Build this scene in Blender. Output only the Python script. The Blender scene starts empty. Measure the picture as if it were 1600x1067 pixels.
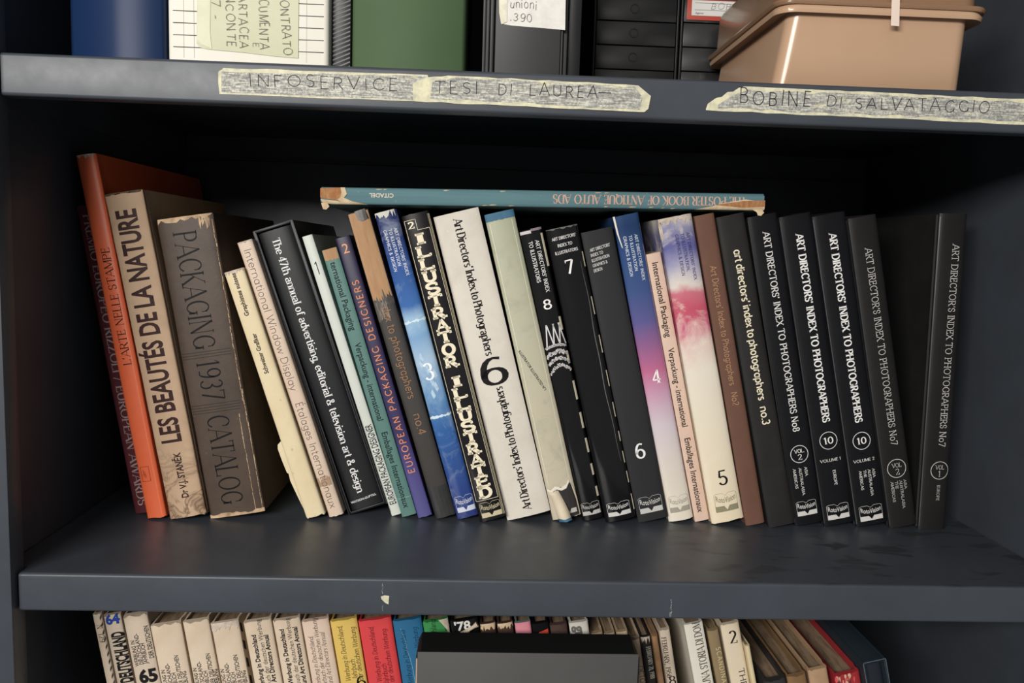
import bpy, bmesh, math, random
from mathutils import Vector, Matrix
random.seed(7)
S = bpy.context.scene
COL = S.collection
rad = math.radians

# ------------------------------------------------------------------ camera
F_PX = 1300.0
CAM = Vector((0.3822, -0.65, 0.2664))
RX = Vector((0.99879109, -0.03836794, 0.03072889))   # image right
RY = Vector((0.02634144, -0.11003878, -0.99357818))  # image down
RZ = Vector((0.04150292, 0.99318647, -0.10889509))   # view direction
cam_d = bpy.data.cameras.new('camera')
cam_d.sensor_width = 36.0
cam_d.lens = F_PX / 1600.0 * 36.0
cam_d.clip_start = 0.02
cam = bpy.data.objects.new('camera', cam_d)
COL.objects.link(cam)
m = Matrix.Identity(4)
for i in range(3):
    m[i][0] = RX[i]; m[i][1] = -RY[i]; m[i][2] = -RZ[i]; m[i][3] = CAM[i]
cam.matrix_world = m
S.camera = cam


def at(px, py, Y):
    """point of the vertical plane Y seen at a pixel of the 1600x1067 photo"""
    d = RX * (px - 800.0) + RY * (py - 533.5) + RZ * F_PX
    return CAM + d * ((Y - CAM.y) / d.y)


# ------------------------------------------------------------------ light
W = bpy.data.worlds.new('room_light'); S.world = W
W.use_nodes = True
bg = W.node_tree.nodes['Background']
bg.inputs[0].default_value = (0.95, 0.97, 1.0, 1)
bg.inputs[1].default_value = 0.16


def area(name, loc, aim, sx, sy, power, col):
    l = bpy.data.lights.new(name, 'AREA'); l.shape = 'RECTANGLE'
    l.size = sx; l.size_y = sy; l.energy = power; l.color = col
    o = bpy.data.objects.new(name, l); COL.objects.link(o)
    o.location = loc
    o.rotation_euler = (Vector(aim) - Vector(loc)).to_track_quat('-Z', 'Y').to_euler()
    return o


area('window_daylight', (-0.5, -1.9, 0.78), (0.42, 0.1, 0.1), 1.15, 0.4, 48.0, (1.0, 0.97, 0.92))
area('ceiling_lamp', (0.7, -1.6, 1.5), (0.45, 0.1, 0.1), 1.0, 0.5, 2.0, (1.0, 0.94, 0.86))
S.view_settings.view_transform = 'Standard'
S.view_settings.look = 'None'
S.view_settings.exposure = 0.25
S.view_settings.gamma = 1.0
S.view_settings.use_curve_mapping = False


# ------------------------------------------------------------------ materials
def lin(h):
    h = h.lstrip('#')
    out = []
    for i in (0, 2, 4):
        c = int(h[i:i + 2], 16) / 255.0
        out.append(c / 12.92 if c <= 0.04045 else ((c + 0.055) / 1.055) ** 2.4)
    g = 0.25 * out[0] + 0.65 * out[1] + 0.10 * out[2]
    return (*[g + (c - g) * 0.90 for c in out], 1.0)


MATS = {}


def new_mat(name):
    mt = bpy.data.materials.new(name); mt.use_nodes = True
    nt = mt.node_tree
    return mt, nt, nt.nodes['Principled BSDF'], nt.nodes.new('ShaderNodeTexCoord')


def noise(nt, tc, scale, detail=4.0, rough=0.55, dist=0.0, sc3=None):
    n = nt.nodes.new('ShaderNodeTexNoise')
    n.inputs['Scale'].default_value = scale
    n.inputs['Detail'].default_value = detail
    n.inputs['Roughness'].default_value = rough
    n.inputs['Distortion'].default_value = dist
    if sc3:
        mp = nt.nodes.new('ShaderNodeMapping'); mp.inputs['Scale'].default_value = sc3
        nt.links.new(tc.outputs['Object'], mp.inputs['Vector'])
        nt.links.new(mp.outputs['Vector'], n.inputs['Vector'])
    else:
        nt.links.new(tc.outputs['Object'], n.inputs['Vector'])
    return n.outputs['Fac']


def ramp(nt, fac, stops, interp='LINEAR'):
    r = nt.nodes.new('ShaderNodeValToRGB'); r.color_ramp.interpolation = interp
    el = r.color_ramp.elements
    el[0].position, el[0].color = stops[0]
    el[1].position, el[1].color = stops[-1]
    for p, c in stops[1:-1]:
        e = el.new(p); e.color = c
    nt.links.new(fac, r.inputs['Fac'])
    return r.outputs['Color']


def mix(nt, fac, a, b, mode='MIX'):
    x = nt.nodes.new('ShaderNodeMix'); x.data_type = 'RGBA'; x.blend_type = mode
    for sock, v in ((x.inputs[0], fac), (x.inputs[6], a), (x.inputs[7], b)):
        if hasattr(v, 'links'): nt.links.new(v, sock)
        else: sock.default_value = v
    return x.outputs[2]


def bump(nt, bs, fac, strength, dist=0.001):
    b = nt.nodes.new('ShaderNodeBump')
    b.inputs['Strength'].default_value = strength
    b.inputs['Distance'].default_value = dist
    nt.links.new(fac, b.inputs['Height'])
    nt.links.new(b.outputs['Normal'], bs.inputs['Normal'])


BLK = (0, 0, 0, 1); WHT = (1, 1, 1, 1)


def mat(name, col, rough=0.6, spec=0.4, dirt=None, amt=0.5, scale=18.0, bmp=0.0, speck=None, coat=0.0, sc3=None,
        lo=0.42, hi=0.72):
    """base colour with an irregular worn / stained second colour"""
    if name in MATS: return MATS[name]
    mt, nt, bs, tc = new_mat(name)
    c = lin(col)
    if dirt:
        f = noise(nt, tc, scale, 6, 0.62, 0.3, sc3)
        g = ramp(nt, f, [(lo, BLK), (hi, (amt, amt, amt, 1))])
        out = mix(nt, g, c, lin(dirt))
        if speck:
            f2 = noise(nt, tc, scale * 9, 3, 0.6)
            g2 = ramp(nt, f2, [(0.66, BLK), (0.75, (0.6, 0.6, 0.6, 1))])
            out = mix(nt, g2, out, lin(speck))
        nt.links.new(out, bs.inputs['Base Color'])
    else:
        bs.inputs['Base Color'].default_value = c
    bs.inputs['Roughness'].default_value = rough
    bs.inputs['Specular IOR Level'].default_value = spec
    if coat:
        bs.inputs['Coat Weight'].default_value = coat
        bs.inputs['Coat Roughness'].default_value = 0.12
    if bmp:
        bump(nt, bs, noise(nt, tc, scale * 6, 5, 0.6), bmp, 0.0006)
    MATS[name] = mt
    return mt


def grad_mat(name, h, stops, rough=0.25, distort=0.03, over=None, over_scale=14, over_amt=0.4):
    """printed jacket whose colour runs along the height of the book"""
    mt, nt, bs, tc = new_mat(name)
    sp = nt.nodes.new('ShaderNodeSeparateXYZ')
    nt.links.new(tc.outputs['Object'], sp.inputs[0])
    dv = nt.nodes.new('ShaderNodeMath'); dv.operation = 'DIVIDE'; dv.inputs[1].default_value = h
    nt.links.new(sp.outputs['Z'], dv.inputs[0])
    nf = noise(nt, tc, 26, 4, 0.6)
    ad = nt.nodes.new('ShaderNodeMath'); ad.operation = 'MULTIPLY_ADD'
    ad.inputs[1].default_value = distort * 2
    nt.links.new(nf, ad.inputs[0]); nt.links.new(dv.outputs[0], ad.inputs[2])
    sb = nt.nodes.new('ShaderNodeMath'); sb.operation = 'SUBTRACT'; sb.inputs[1].default_value = distort
    nt.links.new(ad.outputs[0], sb.inputs[0])
    c = ramp(nt, sb.outputs[0], [(p, lin(k)) for p, k in stops])
    if over:
        f2 = noise(nt, tc, over_scale, 5, 0.65, 1.0)
        g = ramp(nt, f2, [(0.5, BLK), (0.68, (over_amt,) * 3 + (1,))])
        c = mix(nt, g, c, lin(over))
    nt.links.new(c, bs.inputs['Base Color'])
    bs.inputs['Roughness'].default_value = rough
    bs.inputs['Specular IOR Level'].default_value = 0.5
    return mt


def ink(col, rough=0.55):
    k = 'ink_' + col.lstrip('#')
    return mat(k, col, rough, 0.15)


# ------------------------------------------------------------------ mesh helpers
def link(name, me, parent=None, mats=()):
    o = bpy.data.objects.new(name, me); COL.objects.link(o)
    if parent is not None: o.parent = parent
    for k in mats: me.materials.append(k)
    return o


def mesh(name, verts, faces, mats, parent=None, smooth=None, fmat=None):
    me = bpy.data.meshes.new(name)
    me.from_pydata([tuple(v) for v in verts], [], faces)
    me.update()
    if not isinstance(mats, (list, tuple)): mats = [mats]
    o = link(name, me, parent, mats)
    if fmat:
        for p, k in zip(me.polygons, fmat): p.material_index = k
    if smooth:
        me.shade_smooth(); me.set_sharp_from_angle(angle=rad(smooth))
    return o


def empty(name, loc=(0, 0, 0), rot=(0, 0, 0)):
    o = bpy.data.objects.new(name, None); COL.objects.link(o)
    o.location = loc; o.rotation_euler = rot; o.empty_display_size = 0.02
    return o


def tag(o, label=None, cat=None, group=None, kind=None):
    if label: o['label'] = label
    if cat: o['category'] = cat
    if group: o['group'] = group
    if kind: o['kind'] = kind
    return o


class MB:
    """collects pieces that become ONE mesh"""
    def __init__(s): s.v = []; s.f = []; s.m = []

    def add(s, vs, fs, k=0):
        b = len(s.v); s.v += [tuple(v) for v in vs]
        s.f += [tuple(i + b for i in f) for f in fs]; s.m += [k] * len(fs)

    def box(s, a, b, k=0, bev=0.0):
        bm = bmesh.new()
        bmesh.ops.create_cube(bm, size=1.0)
        for v in bm.verts:
            v.co = Vector([(a[i] + b[i]) / 2 + v.co[i] * (b[i] - a[i]) for i in range(3)])
        if bev: bmesh.ops.bevel(bm, geom=bm.edges[:], offset=bev, segments=2, affect='EDGES', profile=0.5)
        bm.verts.index_update()
        s.add([v.co.copy() for v in bm.verts], [[v.index for v in f.verts] for f in bm.faces], k)
        bm.free()

    def extrude_x(s, prof, x0, x1, k=0, caps=True):
        n = len(prof)
        vs = [(x0, p[0], p[1]) for p in prof] + [(x1, p[0], p[1]) for p in prof]
        fs = [(i, (i + 1) % n, n + (i + 1) % n, n + i) for i in range(n)]
        if caps: fs += [tuple(range(n))[::-1], tuple(range(n, 2 * n))]
        s.add(vs, fs, k)

    def loft(s, rings, k=0, cap0=True, cap1=True):
        n = len(rings[0]); vs = [p for r in rings for p in r]; fs = []
        for j in range(len(rings) - 1):
            for i in range(n):
                a = j * n + i; b = j * n + (i + 1) % n
                fs.append((a, b, b + n, a + n))
        if cap0: fs.append(tuple(range(n))[::-1])
        if cap1: fs.append(tuple(range((len(rings) - 1) * n, len(rings) * n)))
        s.add(vs, fs, k)

    def build(s, name, mats, parent=None, smooth=35):
        return mesh(name, s.v, s.f, mats, parent, smooth, s.m)


def box_obj(name, a, b, mt, parent=None, bev=0.0008):
    k = MB(); k.box(a, b, 0, bev); return k.build(name, mt, parent)


def rrect(cx, cy, hx, hy, r, z, n=6):
    pts = []
    for (sx, sy, a0) in ((1, 1, 0), (-1, 1, 90), (-1, -1, 180), (1, -1, 270)):
        for i in range(n + 1):
            a = rad(a0 + 90 * i / n)
            pts.append((cx + sx * (hx - r) + r * math.cos(a), cy + sy * (hy - r) + r * math.sin(a), z))
    return pts


# ------------------------------------------------------------------ lettering: pen-stroke alphabet with optional serifs
# glyph = (advance, [stroke,...]); stroke = (path, flags)   path items: (x, y) or (cx, cy, rx, ry, a0, a1)
# flags: s/e serif at start/end, a/b upright tick at start/end, t thin, k thick
X = 0.68


def _g():
    G = {}
    def d(ch, adv, *st): G[ch] = (adv, [(p if isinstance(p, list) else p[0], '' if isinstance(p, list) else p[1]) for p in st])
    d('A', .80, ([(.02, 0), (.40, 1)], 'st'), ([(.40, 1), (.78, 0)], 'ek'), ([(.15, .33), (.65, .33)], 't'))
    d('B', .66, ([(.1, 0), (.1, 1)], 'se'), [(.1, .97), (.32, .97), (.33, .75, .2, .22, 90, -90), (.1, .53)],
      [(.1, .53), (.34, .53), (.35, .28, .23, .25, 90, -90), (.1, .03)])
    d('C', .76, ([(.43, .5, .35, .47, 42, 318)], 'a'))
    d('D', .78, ([(.1, 0), (.1, 1)], 'se'), [(.1, .97), (.3, .97), (.32, .5, .38, .47, 90, -90), (.1, .03)])
    d('E', .60, ([(.1, 0), (.1, 1)], 'se'), ([(.1, .97), (.50, .97)], 'b'), ([(.1, .52), (.44, .52)], 'b'), ([(.1, .03), (.53, .03)], 'b'))
    d('F', .56, ([(.1, 0), (.1, 1)], 'se'), ([(.1, .97), (.50, .97)], 'b'), ([(.1, .52), (.42, .52)], 'b'))
    d('G', .82, ([(.43, .5, .35, .47, 42, 335)], 'a'), ([(.72, .08), (.72, .44)], 'e'))
    d('H', .78, ([(.1, 0), (.1, 1)], 'se'), ([(.66, 0), (.66, 1)], 'se'), ([(.1, .52), (.66, .52)], 't'))
    d('I', .24, ([(.12, 0), (.12, 1)], 'se'))
    d('J', .46, ([(.32, 1), (.32, .2), (.18, .2, .14, .18, 0, -150)], 's'))
    d('K', .70, ([(.1, 0), (.1, 1)], 'se'), ([(.62, 1), (.1, .40)], 'st'), ([(.26, .57), (.66, 0)], 'ek'))
    d('L', .58, ([(.1, 0), (.1, 1)], 'se'), ([(.1, .03), (.53, .03)], 'b'))
    d('M', .92, ([(.1, 0), (.1, 1)], 'set'), ([(.1, 1), (.46, .05)], 'k'), ([(.46, .05), (.82, 1)], 't'), ([(.82, 0), (.82, 1)], 'se'))
    d('N', .80, ([(.1, 0), (.1, 1)], 'set'), ([(.1, 1), (.68, 0)], 'k'), ([(.68, 0), (.68, 1)], 'et'))
    d('O', .88, [(.44, .5, .36, .47, 0, 360)])
    d('P', .62, ([(.1, 0), (.1, 1)], 'se'), [(.1, .97), (.32, .97), (.33, .72, .22, .25, 90, -90), (.1, .47)])
    d('Q', .88, [(.44, .5, .36, .47, 0, 360)], ([(.46, .22), (.80, -.1)], 'k'))
    d('R', .68, ([(.1, 0), (.1, 1)], 'se'), [(.1, .97), (.32, .97), (.33, .73, .21, .24, 90, -90), (.1, .49)], ([(.32, .48), (.64, 0)], 'ek'))
    d('S', .58, ([(.29, .74, .21, .23, 35, 270), (.28, .27, .22, .24, 90, -145)], 'ab'))
    d('T', .70, ([(.35, 0), (.35, 1)], 's'), ([(.03, .97), (.67, .97)], 'ab'))
    d('U', .76, ([(.1, 1), (.1, .32), (.37, .32, .27, .29, 180, 360), (.64, 1)], 'se'))
    d('V', .76, ([(.02, 1), (.38, 0)], 'sk'), ([(.38, 0), (.74, 1)], 'et'))
    d('W', 1.08, ([(.02, 1), (.28, 0)], 'sk'), ([(.28, 0), (.54, .95)], 't'), ([(.54, .95), (.80, 0)], 'k'), ([(.80, 0), (1.06, 1)], 'et'))
    d('X', .72, ([(.04, 1), (.68, 0)], 'sek'), ([(.66, 1), (.04, 0)], 'set'))
    d('Y', .72, ([(.02, 1), (.36, .46)], 'sk'), ([(.70, 1), (.36, .46)], 'st'), ([(.36, .46), (.36, 0)], 'e'))
    d('Z', .66, ([(.06, .97), (.58, .97)], 'a'), ([(.58, .97), (.06, .03)], 'k'), ([(.06, .03), (.60, .03)], 'b'))
    d('0', .66, [(.33, .5, .25, .47, 0, 360)])
    d('1', .40, ([(.22, 0), (.22, 1)], 's'), ([(.22, 1), (.06, .82)], 't'))
    d('2', .62, ([(.30, .72, .22, .25, 160, -25), (.08, .03), (.56, .03)], 'b'))
    d('3', .60, [(.28, .75, .2, .22, 155, -90)], [(.27, .27, .23, .25, 90, -155)])
    d('4', .64, ([(.44, 0), (.44, 1)], 's'), ([(.44, 1), (.04, .28)], 't'), ([(.04, .28), (.60, .28)], 't'))
    d('5', .60, [(.50, .97), (.14, .97), (.10, .54)], [(.10, .54), (.28, .31, .24, .28, 120, -155)])
    d('6', .64, [(.32, .30, .23, .28, 0, 360)], [(.50, .92), (.36, .45, .27, .52, 70, 180), (.09, .30)])
    d('7', .58, ([(.06, .97), (.54, .97)], 'a'), ([(.54, .97), (.20, 0)], 'k'))
    d('8', .62, [(.31, .75, .19, .22, 0, 360)], [(.31, .27, .23, .25, 0, 360)])
    d('9', .64, [(.32, .69, .23, .28, 0, 360)], [(.14, .06), (.28, .54, .27, .52, 290, 360), (.55, .70)])
    d('.', .22, ([(.10, -.02), (.10, .12)], 'k'))
    d(',', .22, ([(.12, .10), (.06, -.14)], 'k'))
    d("'", .20, ([(.12, 1), (.08, .74)], 'k'))
    d('-', .36, ([(.04, .36), (.32, .36)], 't'))
    d('/', .42, ([(.04, -.05), (.38, 1.0)], 't'))
    d('&', .82, [(.70, .42), (.34, .24, .26, .23, -20, -190), (.44, .70), (.32, .80, .15, .17, -30, 190), (.74, .02)])
    # lower case
    d('a', .62, [(.28, .46, .20, .20, 155, 0), (.48, .08), (.58, .01)], [(.28, .19, .19, .18, 0, 360)])
    d('b', .66, ([(.1, 0), (.1, 1)], 'e'), [(.33, .34, .24, .32, 0, 360)])
    d('c', .58, ([(.33, .34, .25, .32, 40, 320)], 'a'))
    d('d', .68, ([(.57, 0), (.57, 1)], 'e'), [(.32, .34, .24, .32, 0, 360)])
    d('e', .62, [(.33, .34, .25, .32, 0, 318)], ([(.09, .36), (.58, .36)], 't'))
    d('f', .42, ([(.46, .90), (.34, .80, .14, .18, 30, 180), (.20, 0)], 'e'), ([(.04, .66), (.40, .66)], 't'))
    d('g', .66, [(.32, .36, .23, .30, 0, 360)], [(.56, .66), (.56, -.06), (.32, -.06, .24, .20, 0, -150)])
    d('h', .68, ([(.1, 0), (.1, 1)], 'se'), ([(.1, .38), (.33, .42, .23, .24, 180, 0), (.56, 0)], 'e'))
    d('i', .24, ([(.12, 0), (.12, .66)], 'se'), ([(.12, .83), (.12, .97)], 'k'))
    d('j', .26, [(.14, .66), (.14, -.1), (.02, -.1, .12, .16, 0, -120)], ([(.14, .83), (.14, .97)], 'k'))
    d('k', .60, ([(.1, 0), (.1, 1)], 'se'), ([(.50, .66), (.1, .26)], 'st'), ([(.22, .38), (.56, 0)], 'ek'))
    d('l', .24, ([(.12, 0), (.12, 1)], 'se'))
    d('m', 1.04, ([(.1, 0), (.1, .66)], 'se'), ([(.1, .40), (.31, .43, .21, .23, 180, 0), (.52, 0)], 'e'), ([(.52, .40), (.73, .43, .21, .23, 180, 0), (.94, 0)], 'e'))
    d('n', .68, ([(.1, 0), (.1, .66)], 'se'), ([(.1, .38), (.33, .42, .23, .24, 180, 0), (.56, 0)], 'e'))
    d('o', .66, [(.33, .34, .25, .32, 0, 360)])
    d('p', .66, ([(.1, -.28), (.1, .66)], 'se'), [(.33, .34, .24, .32, 0, 360)])
    d('q', .66, ([(.56, -.28), (.56, .66)], 's'), [(.32, .34, .24, .32, 0, 360)])
    d('r', .46, ([(.1, 0), (.1, .66)], 'se'), [(.1, .36), (.30, .40, .20, .26, 180, 48)])
    d('s', .48, [(.24, .50, .16, .16, 30, 270), (.23, .18, .17, .16, 90, -150)])
    d('t', .42, [(.18, .88), (.18, .15), (.30, .15, .12, .14, 180, 310)], ([(.03, .66), (.38, .66)], 't'))
    d('u', .66, ([(.1, .66), (.1, .24), (.32, .24, .22, .23, 180, 360)], 's'), ([(.54, .66), (.54, 0)], 'se'))
    d('v', .58, ([(.02, .66), (.29, 0)], 'sk'), ([(.29, 0), (.56, .66)], 'et'))
    d('w', .86, ([(.02, .66), (.23, 0)], 'sk'), ([(.23, 0), (.43, .6)], 't'), ([(.43, .6), (.63, 0)], 'k'), ([(.63, 0), (.84, .66)], 'et'))
    d('x', .58, ([(.04, .66), (.54, 0)], 'sek'), ([(.52, .66), (.04, 0)], 'set'))
    d('y', .58, ([(.02, .66), (.30, 0)], 'sk'), ([(.56, .66), (.30, 0), (.16, -.28)], 'st'))
    d('z', .52, ([(.05, .64), (.46, .64)], ''), ([(.46, .64), (.05, .02)], ''), ([(.05, .02), (.48, .02)], ''))
    for ch, b, dx in (('\u00c9', 'E', .3), ('\u011a', 'E', .3)):
        a, st = G[b]
        st = st + [([(dx - .06, 1.12), (dx + .12, 1.3)], 't')]
        G[ch] = (a, st)
    G[' '] = (.34, [])
    G['a_geo'] = (.66, [([(.55, 0), (.55, .66)], ''), ([(.31, .33, .24, .32, 0, 360)], '')])
    return G


GL = _g()
STY = {  # thick, thin, serif length, serif thickness, tracking
    'friz': (.150, .095, .055, .050, .05),
    'frizl': (.15, .10, .05, .05, .08),
    'frizb': (.195, .12, .06, .06, .05),
    'lubalin': (.080, .068, .09, .062, .06),
    'souvenir': (.195, .075, .06, .06, .015),
    'book': (.165, .06, .075, .05, .03),
    'slab': (.30, .15, .11, .13, .16),
    'slabx': (.40, .20, .09, .19, 0),
    'deco': (.10, .035, .07, .03, .06),
    'roman': (.115, .05, .075, .04, .05),
    'italic': (.11, .055, .03, .04, .02),
    'geo': (.10, .10, 0, 0, .05),
    'geol': (.075, .07, 0, 0, .04),
    'geob': (.165, .15, 0, 0, .03),
    'futura': (.135, .125, 0, 0, .22),
    'hand': (.068, .068, 0, 0, .22),
    'handl': (.05, .05, 0, 0, .12),
    'numb': (.25, .08, .07, .05, .04),
    'num': (.16, .07, .07, .05, .04),
}


def path_pts(path):
    pts = []
    for it in path:
        if len(it) == 2: pts.append(it)
        else:
            cx, cy, rx, ry, a0, a1 = it
            n = max(4, int(abs(a1 - a0) / 20))
            for i in range(n + 1):
                a = rad(a0 + (a1 - a0) * i / n)
                pts.append((cx + rx * math.cos(a), cy + ry * math.sin(a)))
    out = []
    for p in pts:
        if not out or abs(p[0] - out[-1][0]) + abs(p[1] - out[-1][1]) > 1e-4: out.append(p)
    return out


def stroke_mesh(mb, pts, wfun):
    n = len(pts)
    closed = n > 4 and math.dist(pts[0], pts[-1]) < 1e-3
    if closed: pts = pts[:-1]; n -= 1
    L = []
    for i in range(n):
        if closed: a, b = pts[i - 1], pts[(i + 1) % n]
        else: a, b = pts[max(0, i - 1)], pts[min(n - 1, i + 1)]
        dx, dy = b[0] - a[0], b[1] - a[1]
        l = math.hypot(dx, dy) or 1
        dx /= l; dy /= l
        w = wfun(dx, dy) / 2
        p = pts[i]
        L.append(((p[0] - dy * w, p[1] + dx * w, 0), (p[0] + dy * w, p[1] - dx * w, 0)))
    vs = [q for pr in L for q in pr]
    fs = [(2 * i, 2 * i + 1, 2 * i + 3, 2 * i + 2) for i in range(n - 1)]
    if closed: fs.append((2 * n - 2, 2 * n - 1, 1, 0))
    mb.add(vs, fs)


def quad(mb, x0, y0, x1, y1):
    mb.add([(x0, y0, 0), (x1, y0, 0), (x1, y1, 0), (x0, y1, 0)], [(0, 1, 2, 3)])


def stroke_text(body, H, style, L=None, jit=0.0, slant=0.0, wscale=1.0):
    """-> MB in text space (x along the line, y up), cap height H; fitted to length L"""
    th, tn, sl, st, tr = STY[style]
    geo = style.startswith('geo')
    adv = []
    x = 0.0
    for ch in body:
        g = GL.get('a_geo' if (geo and ch == 'a') else ch, GL[' '])
        adv.append((x, g)); x += (g[0] if ch != ' ' else {'souvenir': .22, 'geob': .22}.get(style, g[0])) + tr
    raw = x - tr
    sx = (L / (raw * H)) if L else wscale
    mb = MB()
    for x0, (a, strokes) in adv:
        jx = jy = 0; js = 1.0; ja = 0.0
        if jit:
            jx = random.uniform(-1, 1) * jit * .5; jy = random.uniform(-1, 1) * jit
            js = 1 + random.uniform(-1, 1) * jit * 1.2; ja = random.uniform(-1, 1) * jit * 1.0
        for path, fl in strokes:
            pts = path_pts(path)
            pts = [((x0 + p[0] + jx) * sx + (slant + ja) * p[1], p[1] * js + jy) for p in pts]

            def wf(dx, dy, fl=fl):
                if 't' in fl: return tn if abs(dy) < .3 or 's' in fl or 'e' in fl else (tn + (th - tn) * .12)
                if 'k' in fl: return th
                return tn + (th - tn) * min(1, abs(dy) ** 1.3 if abs(dy) > .02 else 0)
            # keep width legible when the line is condensed
            stroke_mesh(mb, pts, lambda dx, dy: wf(dx, dy) * (1 if abs(dy) < .5 else min(1.0, max(.55, sx ** .8))))
            if sl:
                for key, p, q in (('s', pts[0], pts[1]), ('e', pts[-1], pts[-2])):
                    if key in fl:
                        w = (tn if 't' in fl else th) * min(1, max(.55, sx)) / 2 + sl * min(1, sx)
                        d = 1 if q[1] > p[1] else -1
                        quad(mb, p[0] - w, p[1], p[0] + w, p[1] + d * st)
                for key, p in (('a', pts[0]), ('b', pts[-1])):
                    if key in fl:
                        hh = .09 + sl * .5
                        up = -1 if p[1] > .6 else 1
                        quad(mb, p[0] - st * .6, p[1] + up * hh * 1.4, p[0] + st * .6, p[1] - up * hh * .35)
    mb.v = [(v[0] * H, v[1] * H, 0) for v in mb.v]
    mb.length = raw * sx * H
    return mb


_bf = {}


def sans_raw(body, off):
    k = (body, off)
    if k in _bf: return _bf[k]
    cu = bpy.data.curves.new('t', 'FONT'); cu.body = body; cu.size = 1.0; cu.offset = off; cu.resolution_u = 3
    ob = bpy.data.objects.new('t', cu); COL.objects.link(ob)
    dg = bpy.context.evaluated_depsgraph_get()
    me = ob.evaluated_get(dg).to_mesh()
    vs = [tuple(v.co) for v in me.vertices]; fs = [tuple(p.vertices) for p in me.polygons]
    ob.evaluated_get(dg).to_mesh_clear()
    bpy.data.objects.remove(ob); bpy.data.curves.remove(cu)
    _bf[k] = (vs, fs)
    return _bf[k]


CAPH = [None]


def sans_text(body, H, L=None, off=0.0, wscale=1.0, slant=0.0):
    if CAPH[0] is None:
        vs, _ = sans_raw('H', 0.0); CAPH[0] = max(v[1] for v in vs)
    vs, fs = sans_raw(body, off)
    x0 = min(v[0] for v in vs); x1 = max(v[0] for v in vs)
    s = H / CAPH[0]
    sx = (L / (x1 - x0)) if L else s * wscale
    mb = MB()
    mb.add([((v[0] - x0) * sx + slant * v[1] * s, v[1] * s, 0) for v in vs], fs)
    mb.length = (x1 - x0) * sx
    return mb


def text_mb(body, H, style, L=None, jit=0.0, slant=0.0, wscale=1.0):
    if style.startswith('sans'):
        off = {'sans': 0.0, 'sansm': 0.012, 'sansb': 0.028, 'sansx': 0.045}[style]
        return sans_text(body, H, L, off, wscale, slant)
    return stroke_text(body, H, style, L, jit, slant, wscale)


# ------------------------------------------------------------------ books
PAGES = mat('page_edges', '#c9b89a', 0.85, 0.2, '#8f7a5a', 0.7, 40, sc3=(8, 1, 1))
PAGES_SHADED = mat('shaded_page_edges', '#8a735a', 0.9, 0.2, '#54412f', 0.8, 40, sc3=(8, 1, 1))  # darker brown carries the shade under the middle shelf in its colour
EPS = 0.00022


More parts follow.
